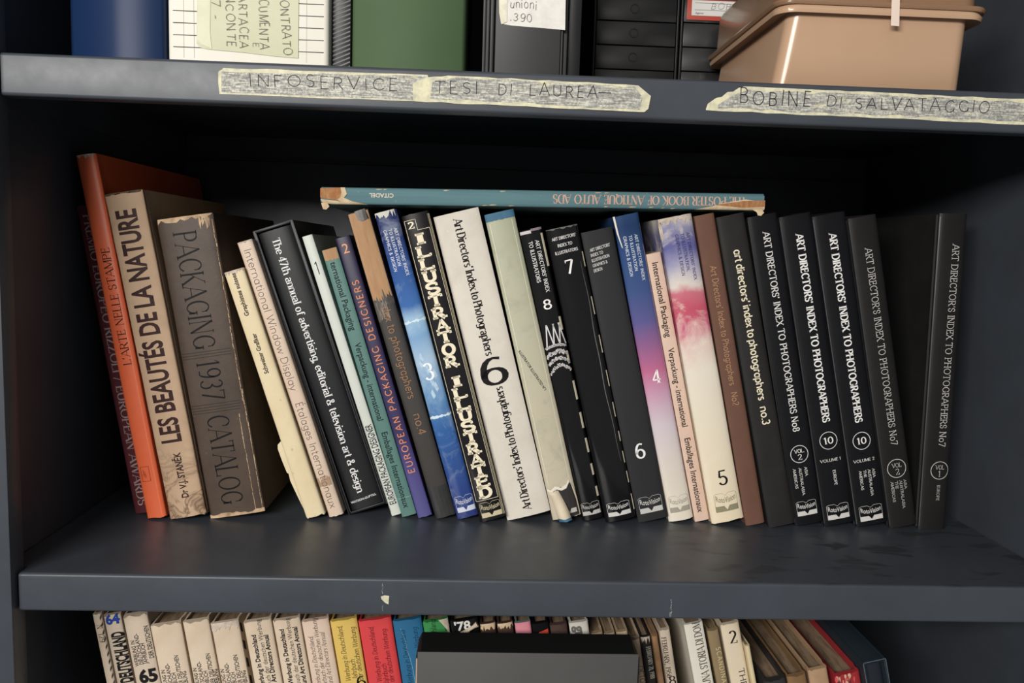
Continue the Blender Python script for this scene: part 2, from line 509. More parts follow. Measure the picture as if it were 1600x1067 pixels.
class Book:
    """local frame: x across the spine, y into the shelf, z up the spine; origin at the foot of the left spine edge"""

    QN = (0, .015, .04, .08, .15, .3, .5, .7, .85, .92, .96, .985, 1)

    def __init__(s, name, x, Y, lean, h, w, D, cover, label, group, z=0.0, hard=True, b1=0.0008, b2=0.0014, t=0.0022,
                 pages=None, wear=0.0, page_drop=0.003, cat='book', cover_kids=True):
        s.w, s.h, s.D, s.b1, s.b2 = w, h, D, b1, b2
        s.lean = rad(lean); s.x, s.Y, s.z = x, Y, z
        s.root = empty(name, (x, Y, z), (0, -s.lean, 0))
        tag(s.root, label, cat, group)
        s.hard = hard
        t = min(t, w * .22)
        s.t = t
        QN = s.QN; K = len(QN) - 1
        edge = s.sd(0)
        out = []
        hz = 0.0085 if hard else 0
        lf = [(0, D), (0, edge + hz + .004)] + ([(min(.0009, t * .5), edge + hz * .62)] if hard else []) + [(0, edge + .0012)]
        out += lf
        for i in range(K + 1):
            u = w * QN[i]
            out.append((u, s.sd(u)))
        out += [(w - u, d) for u, d in lf[::-1]]
        inn = [(w - t, D), (w - t, edge + t), (t, edge + t), (t, D)]
        prof = out + inn
        n = len(prof)
        segs = 14 if wear else 1
        vs = []; fs = []
        rnd = random.Random(int(x * 1e4))
        for j in range(segs + 1):
            zz = h * j / segs
            for i, (u, d) in enumerate(prof):
                dz = 0; du = 0
                if wear:
                    if j in (0, segs) and len(lf) - 1 <= i < len(lf) + K + 1:
                        dz = (rnd.random()) * wear * (1 if j == 0 else -1)
                    elif i in (len(lf), len(lf) + K):
                        du = rnd.uniform(-1, 0) * wear * .25 * (1 if i > len(lf) else -1)
                vs.append((u + du, d, zz + dz))
        for j in range(segs):
            for i in range(n):
                a = j * n + i; b = j * n + (i + 1) % n
                fs.append((a, b, b + n, a + n))
        fs.append(tuple(range(n))[::-1]); fs.append(tuple(range(segs * n, segs * n + n)))
        s.cover = mesh('cover', vs, fs, cover, s.root, 35)
        pd = page_drop if hard else 0.0006
        b = MB(); b.box((t + .0002, edge + t + .0004, pd), (w - t - .0002, D - (.003 if hard else .0006), h - pd))
        s.pages = b.build('page_block', pages or PAGES, s.root)

    def _sd(s, f):
        q = abs(2 * f - 1)
        return s.b1 * q * q + s.b2 * q ** 8

    def sd(s, u):
        """depth of the faceted spine surface below its crown"""
        f = min(1.0, max(0.0, u / s.w))
        for a, b in zip(s.QN, s.QN[1:]):
            if f <= b:
                t = (f - a) / (b - a)
                return s._sd(a) * (1 - t) + s._sd(b) * t
        return s._sd(1)

    def place(s, mb, fn, name, mt, parent=None, lift=EPS):
        me = bpy.data.meshes.new(name)
        me.from_pydata([(*fn(v[0], v[1]), 0) for v in mb.v], [], mb.f)
        bm = bmesh.new(); bm.from_mesh(me)
        bmesh.ops.triangulate(bm, faces=[f for f in bm.faces if len(f.verts) > 4])
        us = [v.co.x for v in bm.verts]
        lo, hi = min(us), max(us)
        for q in s.QN[1:-1]:                      # cut along the facets of the rounded spine
            c = q * s.w
            if lo < c < hi:
                bmesh.ops.bisect_plane(bm, geom=bm.verts[:] + bm.edges[:] + bm.faces[:], plane_co=(c, 0, 0), plane_no=(1, 0, 0), dist=1e-7)
        for v in bm.verts: v.co = (v.co.x, s.sd(v.co.x) - lift, v.co.y)
        bm.to_mesh(me); bm.free()
        return link(name, me, parent or s.cover, [mt])

    def v(s, f): return s.h * (1 - f)

    def text(s, body, d, f0, f1, uc, H, style, col, name='title_lettering', **kw):
        """f0,f1: span along the spine as fractions measured from the head; d = D (reads down) or U (reads up)"""
        lift = kw.pop('lift', EPS)
        L = s.h * (f1 - f0)
        mb = text_mb(body, H, style, L, **kw)
        u0 = uc * s.w
        if d == 'D': fn = lambda x, y: (u0 + (y - H / 2), s.v(f0) - x)
        else: fn = lambda x, y: (u0 - (y - H / 2), s.v(f1) + x)
        return s.place(mb, fn, name, ink(col), lift=lift)

    def lines(s, rows, d, f0, us, H, style, col, L0, name='title_lettering', **kw):
        """several lines; natural proportions scaled so that the longest is L0 (fraction of height)"""
        nat = [text_mb(r, H, style, **kw).length for r in rows]
        k = s.h * L0 / max(nat)
        tot = MB()
        for r, n, uu in zip(rows, nat, us):
            mb = text_mb(r, H, style, n * k, **kw)
            u0 = uu * s.w
            for v in mb.v:
                pass
            if d == 'D': vv = [(u0 + (y - H / 2), s.v(f0) - x, 0) for x, y, _ in mb.v]
            else: vv = [(u0 - (y - H / 2), s.v(f0) + x, 0) for x, y, _ in mb.v]
            tot.add(vv, mb.f)
        return s.place(tot, lambda a, b: (a, b), name, ink(col))

    def across(s, body, fc, u0, u1, H, style, col, name='volume_number', nat=False, skew=0.0, **kw):
        """a line across the spine between fractions u0 and u1, centred on height fraction fc"""
        L = s.w * (u1 - u0)
        mb = text_mb(body, H, style, None if nat else L, **kw)
        off = (L - mb.length) / 2 if nat else 0
        return s.place(mb, lambda x, y: (u0 * s.w + off + x, s.v(fc) - H / 2 + y + skew * x), name, ink(col))

    def poly(s, pts, mt, name, lift=EPS, fine=0, parent=None):
        """flat patch on the spine; pts in (u fraction, f from head); grid-filled strip by strip"""
        mb = MB(); mb.add([(p[0] * s.w, s.v(p[1]), 0) for p in pts], [tuple(range(len(pts)))])
        return s.place(mb, lambda x, y: (x, y), name, mt, parent, lift)

    def band(s, f0, f1, mt, name, lift=EPS, u0=0.0, u1=1.0, rag0=0.0, rag1=0.0, n=14, parent=None, seed=1):
        """strip running round the spine with ragged edges"""
        r = random.Random(seed)
        vs = []; fs = []
        for i in range(n + 1):
            u = s.w * (u0 + (u1 - u0) * i / n)
            vs += [(u, s.v(max(0, f0 + r.uniform(-1, 1) * rag0)), 0), (u, s.v(min(1, f1 + r.uniform(-1, 1) * rag1)), 0)]
        fs = [(2 * i, 2 * i + 1, 2 * i + 3, 2 * i + 2) for i in range(n)]
        mb = MB(); mb.add(vs, fs)
        return s.place(mb, lambda x, y: (x, y), name, mt, parent, lift)

    def frame(s, f0, f1, u0, u1, th, col, name='printed_frame'):
        mb = MB(); a, b = u0 * s.w, u1 * s.w; c, d = s.v(f1), s.v(f0)
        for q in ((a, c, b, c + th), (a, d - th, b, d), (a, c, a + th, d), (b - th, c, b, d)): quad(mb, *q)
        return s.place(mb, lambda x, y: (x, y), name, ink(col))

    def ring(s, fc, uc, r, th, col, name='printed_ring'):
        mb = MB(); n = 36
        for i in range(n):
            a, b = 2 * math.pi * i / n, 2 * math.pi * (i + 1) / n
            mb.add([(math.cos(q) * k, math.sin(q) * k, 0) for q in (a, b) for k in (r, r - th)], [(0, 1, 3, 2)])
        return s.place(mb, lambda x, y: (uc * s.w + x, s.v(fc) + y), name, ink(col))

    def logo(s, f0, f1, u0, u1, col, band=None):
        """publisher's box: name over an open book"""
        w = s.w * (u1 - u0); h = s.h * (f1 - f0)
        mb = MB(); t = .0003
        top = [(0, .93), (.1, 1), (.36, 1), (.5, .86), (.64, 1), (.9, 1), (1, .93)]
        for (x0, y0), (x1, y1) in zip(top, top[1:]):
            mb.add([(x0 * w, y0 * h, 0), (x1 * w, y1 * h, 0), (x1 * w, y1 * h - t, 0), (x0 * w, y0 * h - t, 0)], [(0, 1, 2, 3)])
        quad(mb, 0, 0, t, h * .93); quad(mb, w - t, 0, w, h * .93)
        tx = sans_text('RotoVision', h * .30, w * .88, .012)
        for i, v in enumerate(tx.v):
            # letters dip towards the gutter of the little book
            q = v[0] / (w * .88) * 2 - 1
            tx.v[i] = (v[0] + w * .06, v[1] + h * (.47 + .12 * q * q), 0)
        mb.add(tx.v, tx.f)
        o = s.place(mb, lambda x, y: (u0 * s.w + x, s.v(f1) + y), 'publisher_mark', ink(col))
        pb = MB()
        pb.add([(0, 0, 0), (w, 0, 0), (w, .31 * h, 0), (.62 * w, .31 * h, 0), (.5 * w, .08 * h, 0), (.38 * w, .31 * h, 0), (0, .31 * h, 0)],
               [(0, 4, 5, 6), (0, 1, 4), (1, 2, 3, 4)])
        s.place(pb, lambda x, y: (u0 * s.w + x, s.v(f1) + y), 'publisher_mark', ink(band or col))
        return o

    def side_band(s, side, pts, mt, name, lift=EPS):
        """patch on the left (-1) or right (+1) board; pts (distance behind spine edge, f from head)"""
        x = -lift if side < 0 else s.w + lift
        vs = [(x, s.sd(0) + d, s.v(f)) for d, f in pts]
        return mesh(name, vs, [tuple(range(len(vs)))], mt, s.cover)

    def uv(s, px, py):
        """spine coordinates (u, v) of a photo pixel"""
        p = at(px, py, s.Y)
        dx, dz = p.x - s.x, p.z - s.z
        c, q = math.cos(s.lean), math.sin(s.lean)
        return dx * c + dz * q, -dx * q + dz * c


T = {
    'maroon': (0.0533, 0.1502, 9.45, 0.2988, 0.0158), 'orange': (0.0715, 0.1340, 9.79, 0.3446, 0.0181),
    'beaute': (0.0935, 0.1320, 10.26, 0.3103, 0.0345), 'packag': (0.1293, 0.1390, 9.48, 0.2879, 0.0525),
    'graphi': (0.2211, 0.1410, 18.20, 0.2494, 0.0186), 'window': (0.2418, 0.1470, 18.37, 0.2793, 0.0145),
    '47thsl': (0.2594, 0.1580, 18.74, 0.2919, 0.0395), 'pale1': (0.3017, 0.1570, 18.14, 0.2870, 0.0098),
    'teal': (0.3123, 0.1540, 17.23, 0.2725, 0.0145), 'purple': (0.3285, 0.1510, 17.12, 0.2847, 0.0138),
    'torn4': (0.3460, 0.1490, 16.91, 0.3092, 0.0203), 'blue3': (0.3674, 0.1479, 16.11, 0.3087, 0.0212),
    'illus2': (0.3897, 0.1414, 15.53, 0.3060, 0.0257), 'white6': (0.4166, 0.1486, 15.06, 0.3055, 0.0438),
    'green1': (0.4622, 0.1500, 14.37, 0.3085, 0.0283), 'black8': (0.4917, 0.1500, 14.28, 0.2936, 0.0217),
    'black7': (0.5147, 0.1460, 13.79, 0.2946, 0.0309), 'matte6': (0.5477, 0.1497, 13.64, 0.2931, 0.0305),
    'blupk4': (0.5793, 0.1514, 13.15, 0.3092, 0.0249), 'pinkIP': (0.6064, 0.1558, 13.33, 0.2735, 0.0144),
    'white5': (0.6215, 0.1458, 13.10, 0.3078, 0.0326), 'brown2': (0.6553, 0.1456, 12.80, 0.3117, 0.0192),
    'dark3': (0.6768, 0.1410, 13.07, 0.3113, 0.0265), 'no8v2': (0.7056, 0.1473, 12.55, 0.3119, 0.0289),
    '10v1': (0.7359, 0.1479, 12.32, 0.3127, 0.0309), '10v2': (0.7688, 0.1476, 12.37, 0.3144, 0.0322),
    'no7v2': (0.8020, 0.1455, 12.20, 0.3134, 0.0275), 'no7v1': (0.8310, 0.1450, 1.01, 0.3147, 0.0272),
}
H_UP = 0.4008      # top of the upper shelf
LIP = 0.0313       # height of a shelf lip
XL, XR = 0.003, 0.890
DC = 0.45          # cabinet depth
Z_LOW = -0.42      # base the lower row stands on

# ------------------------------------------------------------------ cabinet and shelves
def steel(name, smudges=False):
    mt, nt, bs, tc = new_mat(name)
    f = noise(nt, tc, 9, 5, 0.6)
    c = ramp(nt, f, [(0.3, lin('#393d44')), (0.7, lin('#41464e'))])
    sp = ramp(nt, noise(nt, tc, 420, 1, 0.4), [(0.80, BLK), (0.82, (.5, .5, .5, 1))])
    c = mix(nt, sp, c, lin('#6d6c69'))
    r0 = ramp(nt, noise(nt, tc, 40, 6, 0.6), [(0.3, (.35,) * 3 + (1,)), (0.7, (.43,) * 3 + (1,))])
    if smudges:
        ge = nt.nodes.new('ShaderNodeSeparateXYZ'); nt.links.new(tc.outputs['Object'], ge.inputs[0])
        mr = nt.nodes.new('ShaderNodeMapRange'); mr.inputs[1].default_value = .54; mr.inputs[2].default_value = .68
        nt.links.new(ge.outputs['X'], mr.inputs[0])
        s1 = ramp(nt, noise(nt, tc, 20, 2, 0.5, 0.5, (1.0, 2.4, 1)), [(0.58, BLK), (0.66, WHT)])
        tz = nt.nodes.new('ShaderNodeMath'); tz.operation = 'GREATER_THAN'; tz.inputs[1].default_value = -.0008
        nt.links.new(ge.outputs['Z'], tz.inputs[0])
        tm = nt.nodes.new('ShaderNodeMath'); tm.operation = 'MULTIPLY'
        nt.links.new(tz.outputs[0], tm.inputs[0]); nt.links.new(mr.outputs[0], tm.inputs[1])
        mm = mix(nt, tm.outputs[0], BLK, s1)
        c = mix(nt, mm, c, lin('#2f3135'))
        r0 = mix(nt, mm, r0, (.62, .62, .62, 1))
    nt.links.new(c, bs.inputs['Base Color'])
    nt.links.new(r0, bs.inputs['Roughness'])
    bs.inputs['Specular IOR Level'].default_value = 0.32
    bump(nt, bs, noise(nt, tc, 900, 2, 0.5), 0.06, 0.0003)
    return mt


STEEL = steel('grey_painted_steel')
STEEL_M = steel('grey_painted_steel_smudged', True)
SLOT = mat('slot_dark', '#050505', 0.9, 0.1)

cab = tag(empty('metal_cabinet', (0, 0, Z_LOW)), 'dark grey metal cabinet with slotted side panels around the shelves of books', 'cabinet')


def cab_part(mb, name, mts=STEEL):
    mb.v = [(v[0], v[1], v[2] - Z_LOW) for v in mb.v]
    return mb.build(name, mts, cab)


ZT = 0.80
for sgn, xw, name in ((1, XL, 'side_panel'), (-1, XR, 'side_panel')):
    k = MB()
    k.box((min(xw, xw - sgn * .0012), -.006, Z_LOW - .05), (max(xw, xw - sgn * .0012), DC + .001, ZT))
    xo, xi = xw - sgn * .016, xw + sgn * .0185
    k.box((min(xo, xi), -.0072, Z_LOW - .05), (max(xo, xi), -.0050, ZT), 0, .0007)       # front flange
    k.box((min(xi, xi - sgn * .0014), -.006, Z_LOW - .05), (max(xi, xi - sgn * .0014), .012, ZT), 0, .0004)
    for i in range(-9, 19):
        zc = 0.0425 + .0407 * i
        if Z_LOW < zc < ZT - .03:
            k.box((min(xw, xw + sgn * .0004), .034, zc - .0016), (max(xw, xw + sgn * .0004), .041, zc + .0016), 1)
    cab_part(k, name, [STEEL, SLOT])
k = MB(); k.box((XL - .001, DC, Z_LOW - .05), (XR + .001, DC + .0012, ZT)); cab_part(k, 'back_panel')
k = MB(); k.box((XL, 0, Z_LOW - .03), (XR, DC, Z_LOW - .0002)); cab_part(k, 'base_panel')
k = MB(); k.box((XL, -.004, ZT - .03), (XR, DC, ZT)); cab_part(k, 'added_top_panel')  # unseen top, added to shade the space above the upper shelf
for zc in (H_UP, 0.0):
    for sgn, xw in ((1, XL), (-1, XR)):
        k = MB()
        x0, x1 = xw + sgn * .0006, xw + sgn * .011
        k.box((min(x0, x1), .014, zc - LIP - .0085), (max(x0, x1), .030, zc - LIP - .0008), 0, .0012)
        k.box((min(x0, x0 + sgn * .0015), .012, zc - LIP - .0125), (max(x0, x0 + sgn * .0015), .034, zc - LIP - .002), 0, .0005)
        cab_part(k, 'shelf_clip')


def shelf(z, mt, label):
    root = tag(empty('metal_shelf', (0, 0, z)), label, 'shelf', 'metal shelves of the cabinet')
    x0, x1 = XL + .0018, XR - .0018
    xf0, xf1 = XL + .0205, XR - .0205        # lip sits between the front flanges
    t = .0011; r = .0026
    k = MB()
    outer = []
    for i in range(6):
        a = rad(90 + 90 * i / 5); outer.append((r + r * math.cos(a), -r + r * math.sin(a)))
    for i in range(6):
        a = rad(180 + 90 * i / 5); outer.append((r + r * math.cos(a), -LIP + r + r * math.sin(a)))
    outer.append((.014, -LIP))
    inner = [(.014, -LIP + t), (r, -LIP + t), (t, -LIP + r), (t, -r), (r, -t)]
    k.extrude_x([(p[0], p[1]) for p in outer + inner], xf0, xf1)
    k.box((xf0, r, -t), (xf1, .0145, 0))
    k.box((x0, .0145, -t), (x1, DC - .002, 0))
    k.box((x0, DC - .0032, -LIP), (x1, DC - .002, -t))                # rear flange
    k.box((x0, DC - .016, -LIP), (x1, DC - .0032, -LIP + t))
    for xs in (x0, x1 - t): k.box((xs, .0145, -LIP), (xs + t, DC - .004, -t))
    for xs in (xf0, xf1 - t): k.box((xs, t, -LIP + t), (xs + t, .0145, -t))
    k.build('pan', mt, root, 40)
    return root


sh_up = shelf(H_UP, STEEL, 'upper dark grey metal shelf with three lettered masking tape labels on its lip')
sh_mid = shelf(0.0, STEEL_M, 'middle dark grey metal shelf carrying the leaning row of art annuals')


# masking tape on the lips ------------------------------------------------
def tape_mat():
    mt, nt, bs, tc = new_mat('masking_tape')
    a = noise(nt, tc, 620, 3, 0.7, 0, (1, 1, 1.0))
    b = noise(nt, tc, 700, 2, 0.6, 0, (.15, 1, 1.6))
    wv = nt.nodes.new('ShaderNodeMath'); wv.operation = 'ADD'
    nt.links.new(a, wv.inputs[0]); nt.links.new(b, wv.inputs[1])
    hf = nt.nodes.new('ShaderNodeMath'); hf.operation = 'MULTIPLY'; hf.inputs[1].default_value = .5
    nt.links.new(wv.outputs[0], hf.inputs[0])
    c = ramp(nt, hf.outputs[0], [(0.36, lin('#6d6d6a')), (0.48, lin('#93928b')), (0.62, lin('#d0cdbd'))])
    g = ramp(nt, noise(nt, tc, 34, 4, 0.6, 0.5, (1, 1, 2.5)), [(0.62, BLK), (0.70, (.7, .7, .7, 1))])
    c = mix(nt, g, c, lin('#d9d0a0'))
    nt.links.new(c, bs.inputs['Base Color']); bs.inputs['Roughness'].default_value = .75
    return mt


TAPE = tape_mat()
TAPE_E = mat('masking_tape_edge', '#d8d2ae', .75, .3, '#a3a092', .9, 120)


def lip_poly(pix, name, mt, parent, zoff, lift, seed=3):
    """patch lying on the lip: corner pixels are turned into real positions on the lip's face"""
    vs = []
    for px, py in pix:
        p = at(px, py, -lift); vs.append((p.x, -lift, p.z - zoff))
    return mesh(name, vs, [tuple(range(len(vs)))], mt, parent)


def ragged(a, b, n, amp, seed):
    r = random.Random(seed); out = []
    for i in range(n):
        t = i / n
        out.append((a[0] + (b[0] - a[0]) * t, a[1] + (b[1] - a[1]) * t + (r.uniform(-amp, amp) if i else 0)))
    return out


def tape_label(poly, inner, words, lift, label):
    tp = lip_poly(poly, 'masking_tape_label', TAPE_E, sh_up, H_UP, lift)
    tp['label'] = label
    lip_poly(inner, 'faded_face', TAPE, tp, H_UP, lift + .00008)
    for body, (px0, py0), (px1, py1), hpx in words:
        a, b = at(px0, py0, -lift), at(px1, py1, -lift)
        L = (b - a).length; dx = (b - a) / L
        H = hpx / F_PX * 0.63
        mb = stroke_text(body, H, 'hand', L, jit=.07)
        up = Vector((-dx.z, 0, dx.x))
        vs = [(a + dx * v[0] + up * v[1]) for v in mb.v]
        vs = [(v.x, -lift - .0002, v.z - H_UP) for v in vs]
        mesh('handwriting', vs, mb.f, ink('#33333a'), tp)


tape_label(ragged((341, 113), (349, 106), 3, 1, 1) + ragged((349, 106), (668, 117), 14, .7, 2) + ragged((668, 117), (684, 160), 4, 1, 3) + ragged((684, 160), (343, 147), 14, .7, 4) + [(343, 147), (341, 130)],
           ragged((346, 112), (667, 119), 14, 1, 5) + ragged((667, 119), (680, 158), 3, 1, 6) + ragged((680, 158), (346, 145), 14, 1.2, 7) + [(346, 145)],
           [('INFOSERVICE', (389, 134), (622, 142), 19)], .0003,
           'left masking tape label handwritten with one long word')
tape_label([(645, 131), (652, 126)] + ragged((668, 121), (700, 118), 3, .8, 8) + ragged((700, 118), (1017, 134), 16, .9, 9) + [(1017, 150), (1013, 170), (1007, 175)] + ragged((1000, 175), (645, 158), 16, .8, 10) + [(645, 158)],
           ragged((676, 126), (712, 122), 3, 2, 11) + ragged((712, 121), (1008, 137), 18, 1.6, 12) + [(1004, 152), (1000, 171)] + ragged((997, 171), (830, 164), 9, 1.5, 13) + ragged((830, 161), (672, 154), 9, 1.8, 14) + [(672, 154)],
           [('TESI', (678, 146), (748, 148), 19), ('DI', (777, 148), (800, 149), 17), ('LAUREA', (826, 150), (934, 153), 19), ('-', (930, 152), (956, 153), 19)], .0008,
           'middle masking tape label overlapping the end of the left one')
tape_label([(1103, 170), (1106, 162), (1119, 153)] + ragged((1119, 153), (1163, 135), 5, 2, 15) + ragged((1163, 135), (1625, 156), 22, .9, 16) + [(1625, 196)] + ragged((1625, 196), (1103, 172), 22, .9, 17) + [(1103, 172)],
           [(1122, 164), (1140, 152)] + ragged((1140, 152), (1168, 140), 3, 1, 18) + ragged((1168, 140), (1624, 161), 28, 2.6, 19) + [(1624, 188)] + ragged((1624, 190), (1122, 170), 30, 2.6, 20) + [(1122, 170)],
           [('BOBINE', (1155, 162), (1266, 168), 23), ('DI', (1290, 165), (1316, 169), 19), ('SALVATAGGIO', (1336, 169), (1546, 177), 19)], .0003,
           'right masking tape label with torn left end and three handwritten words')
# leftovers on the middle lip
rem = lip_poly([(595, 932), (601, 930), (608, 931), (607, 944), (604, 943), (601, 941), (596, 936)], 'tape_remnant', TAPE_E, sh_mid, 0, .0004)
sc = MB()
for px, y0, y1, w in ((1049, 936, 963, 1.6), (598, 945, 955, 1.0), (598, 912, 928, 1.4), (1047, 956, 964, 2.4)):
    n = 7; r = random.Random(px + y0)
    for i in range(n):
        ya = y0 + (y1 - y0) * i / n; yb = ya + (y1 - y0) / n * r.uniform(.5, 1.0)
        jx = r.uniform(-.8, .8); ww = w * r.uniform(.3, 1)
        q = [at(px + jx - ww / 2, ya, -.0003), at(px + jx + ww / 2, ya, -.0003), at(px + jx + ww / 2 - .6, yb, -.0003), at(px + jx - ww / 2 - .6, yb, -.0003)]
        sc.add([(p.x, -.0003, p.z) for p in q], [(0, 1, 2, 3)])
mesh('scratch', sc.v, sc.f, mat('scratch_pale', '#8d8f92', .7), sh_mid)


# ------------------------------------------------------------------ middle shelf books
GRP = 'leaning row of art annuals on the middle shelf'


def mid(key, name, D, cover, label, **kw):
    x, Y, lean, h, w = T[key]
    return Book(name, x, Y, lean, h, w, D, cover, label, GRP, **kw)


CREAM = '#efe3c4'
# maroon, far left
c = mat('maroon_cloth', '#5b1f28', .7, .3, '#43151d', .6, 25, bmp=.15)
b = mid('maroon', 'hardcover_book', .24, c, 'thin maroon book leaning on the left cabinet wall, partly behind the orange spine')
b.text('PREMIO EUROPEO RIZZOLI / EUROPEAN AWARDS', 'D', .03, .975, .60, .0088, 'book', '#a98f8c')

# orange
c = mat('orange_jacket', '#e8612b', .38, .5, '#c94c1e', .5, 12, lo=.45, hi=.8)
b = mid('orange', 'hardcover_book', .283, c, 'tall bright orange book, tallest in the row, with a torn white head', wear=.0012)
b.text("L'ARTE NELLE STAMPE", 'U', .247, .567, .56, .0076, 'roman', '#2a130c')
b.frame(.851, .893, .16, .60, .0003, '#5a1d10')
mb = stroke_text('AB', .004, 'handl', None, jit=.2)
b.place(mb, lambda x, y: (.22 * b.w + x * .62, b.v(.888) + y * 1.5 + .002), 'publisher_mark', ink('#5a1d10'))
WORN = mat('torn_paper', '#cdbfae', .85, .2, '#8a7462', .8, 120)
b.band(0.0, .006, WORN, 'torn_edge', u0=0, u1=.94, rag1=.006, seed=4, lift=.0003)
b.band(.018, .994, mat('crease_orange', '#ef7a45', .4), 'crease', u0=.80, u1=.84, n=1, lift=.00015)

# beige "les beautes"
def stained(name, base, stain, dark, h):
    mt, nt, bs, tc = new_mat(name)
    f = noise(nt, tc, 30, 6, .65, .4)
    c = mix(nt, ramp(nt, f, [(.40, BLK), (.72, (.55,) * 3 + (1,))]), lin(base), lin(stain))
    sp = nt.nodes.new('ShaderNodeSeparateXYZ'); nt.links.new(tc.outputs['Object'], sp.inputs[0])
    mr = nt.nodes.new('ShaderNodeMapRange'); mr.inputs[1].default_value = h * .26; mr.inputs[2].default_value = h * .04
    nt.links.new(sp.outputs['Z'], mr.inputs[0])
    n2 = noise(nt, tc, 42, 3, .55, 1.4)
    lines_ = ramp(nt, n2, [(.44, BLK), (.50, WHT), (.53, (.35,) * 3 + (1,)), (.62, BLK)])
    k = mix(nt, mr.outputs[0], BLK, lines_)
    c = mix(nt, k, c, lin(dark))
    nt.links.new(c, bs.inputs['Base Color']); bs.inputs['Roughness'].default_value = .72
    bump(nt, bs, f, .15, .0006)
    return mt


c = stained('beige_stained_jacket', '#bb9b7b', '#a18263', '#6e5238', .31)
b = mid('beaute', 'hardcover_book', .25, c, 'thick beige book with water stains at the foot and large dark brown capitals', wear=.0022, b1=.0012)
b.text('LES BEAUT\u00c9S DE LA NATURE', 'U', .052, .76, .48, .0178, 'sansb', '#37201f')
b.text('Dr V.J. STAN\u011aK', 'U', .793, .935, .55, .0062, 'sansb', '#3a2420')
b.band(0.0, .004, mat('browned_edge', '#5d4630', .8), 'worn_edge', rag1=.003, seed=5, u0=0, u1=.97, lift=.0003)
b.side_band(1, [(.0035, .004), (.006, .004), (.006, .99), (.0035, .99)], mat('beige_light_crease', '#cdb294', .7), 'hinge_crease')

# brown-grey catalogue
c = mat('brown_worn_leather', '#4d3e33', .5, .3, '#382c24', .8, 22, bmp=.25, speck='#605144')
b = mid('packag', 'hardcover_book', .23, c, 'very thick worn brown catalogue dated 1937 with cream scuffed edges', wear=.002, b1=.001)
INK2 = '#0f0f13'
b.text('PACKAGING', 'D', .048, .432, .46, .0215, 'deco', INK2)
b.text('1937', 'D', .470, .603, .46, .0215, 'deco', INK2)
b.text('CATALOG', 'D', .655, .958, .46, .0215, 'deco', INK2)
for f in (.440, .449, .458, .615, .624, .633, .642):
    b.band(f, f + .0016, ink('#2c2724'), 'printed_rule', u0=.02, u1=.90, n=10)
PALE = mat('scuffed_cream', '#c9a985', .85, .2, '#7d664f', .8, 90)
b.band(0.0, .010, PALE, 'scuffed_edge', u0=.02, u1=.98, rag1=.011, seed=6, lift=.0003)
b.band(.012, .035, PALE, 'scuffed_edge', u0=.74, u1=.93, rag0=.016, rag1=.018, seed=9, lift=.00026)
b.band(.990, 1.0, PALE, 'scuffed_edge', u0=.0, u1=1.0, rag0=.005, seed=7, lift=.0003)
for f0, f1, uu, s in ((.02, .36, .968, 11), (.37, .62, .955, 12), (.58, .99, .972, 13), (.66, .99, .85, 14)):
    r = random.Random(s); mb = MB(); n = 22
    for i in range(n):
        a = f0 + (f1 - f0) * i / n; bb = f0 + (f1 - f0) * (i + r.uniform(.8, 1.1)) / n
        u = b.w * (uu + r.uniform(-.006, .006)); ww = r.uniform(.00012, .0004)
        quad(mb, u - ww, b.v(bb), u + ww, b.v(a))
    b.place(mb, lambda x, y: (x, y), 'scuffed_line', PALE)

# cream, torn left flap
c = mat('cream_old_jacket', '#decda6', .62, .35, '#cdb482', .6, 20, speck='#a58c5c')
b = mid('graphi', 'hardcover_book', .20, c, 'short yellowed cream book with a torn jacket edge, shortest in the row', wear=.0022)
b.text('Graphistes suisses', 'U', .010, .178, .44, .0040, 'sansb', '#4a4038')
b.text('Schweizer Grafiker', 'U', .248, .408, .46, .0040, 'sansb', '#4a4038')
mb = MB()
fl = [(0, .675), (-.0040, .685), (-.0052, .70), (-.0050, .745), (-.0042, .80), (-.0030, .805), (-.0036, .835), (-.0018, .90), (0, .955)]
fr = [(u, b.sd(0) + .0002, b.v(f)) for u, f in fl]; n = len(fr)
mb.add(fr + [(u, d + .0006, v) for u, d, v in fr], [tuple(range(n)), tuple(range(n, 2 * n))[::-1]] + [(i, (i + 1) % n, n + (i + 1) % n, n + i) for i in range(n)])
mb.build('torn_jacket_flap', c, b.cover, None)
b.band(0, .010, WORN, 'worn_edge', u0=0, u1=1, rag1=.008, seed=3, lift=.0003)
b.side_band(1, [(.0025, .01), (.0034, .01), (.0034, .99), (.0025, .99)], mat('cream_crease', '#8f7c55', .8), 'hinge_crease')

# pinkish window display
c = mat('pink_beige_jacket', '#d4bda8', .5, .4, '#c3a488', .55, 26, speck='#ecd9c6')
b = mid('window', 'hardcover_book', .21, c, 'narrow pinkish beige book with thin brown sans lettering leaning on the black slipcase', wear=.0012)
b.text('International Window Display', 'D', .028, .533, .52, .0072, 'geol', '#65544c')
b.text('\u00c9talages Internationaux', 'D', .577, .968, .52, .0072, 'geol', '#65544c')
b.band(.86, .885, mat('tape_brown', '#a8896d', .5), 'crack', u0=.02, u1=.9, rag0=.012, rag1=.003, seed=8)
b.band(0, .004, WORN, 'worn_edge', rag1=.003, seed=2, lift=.0003)

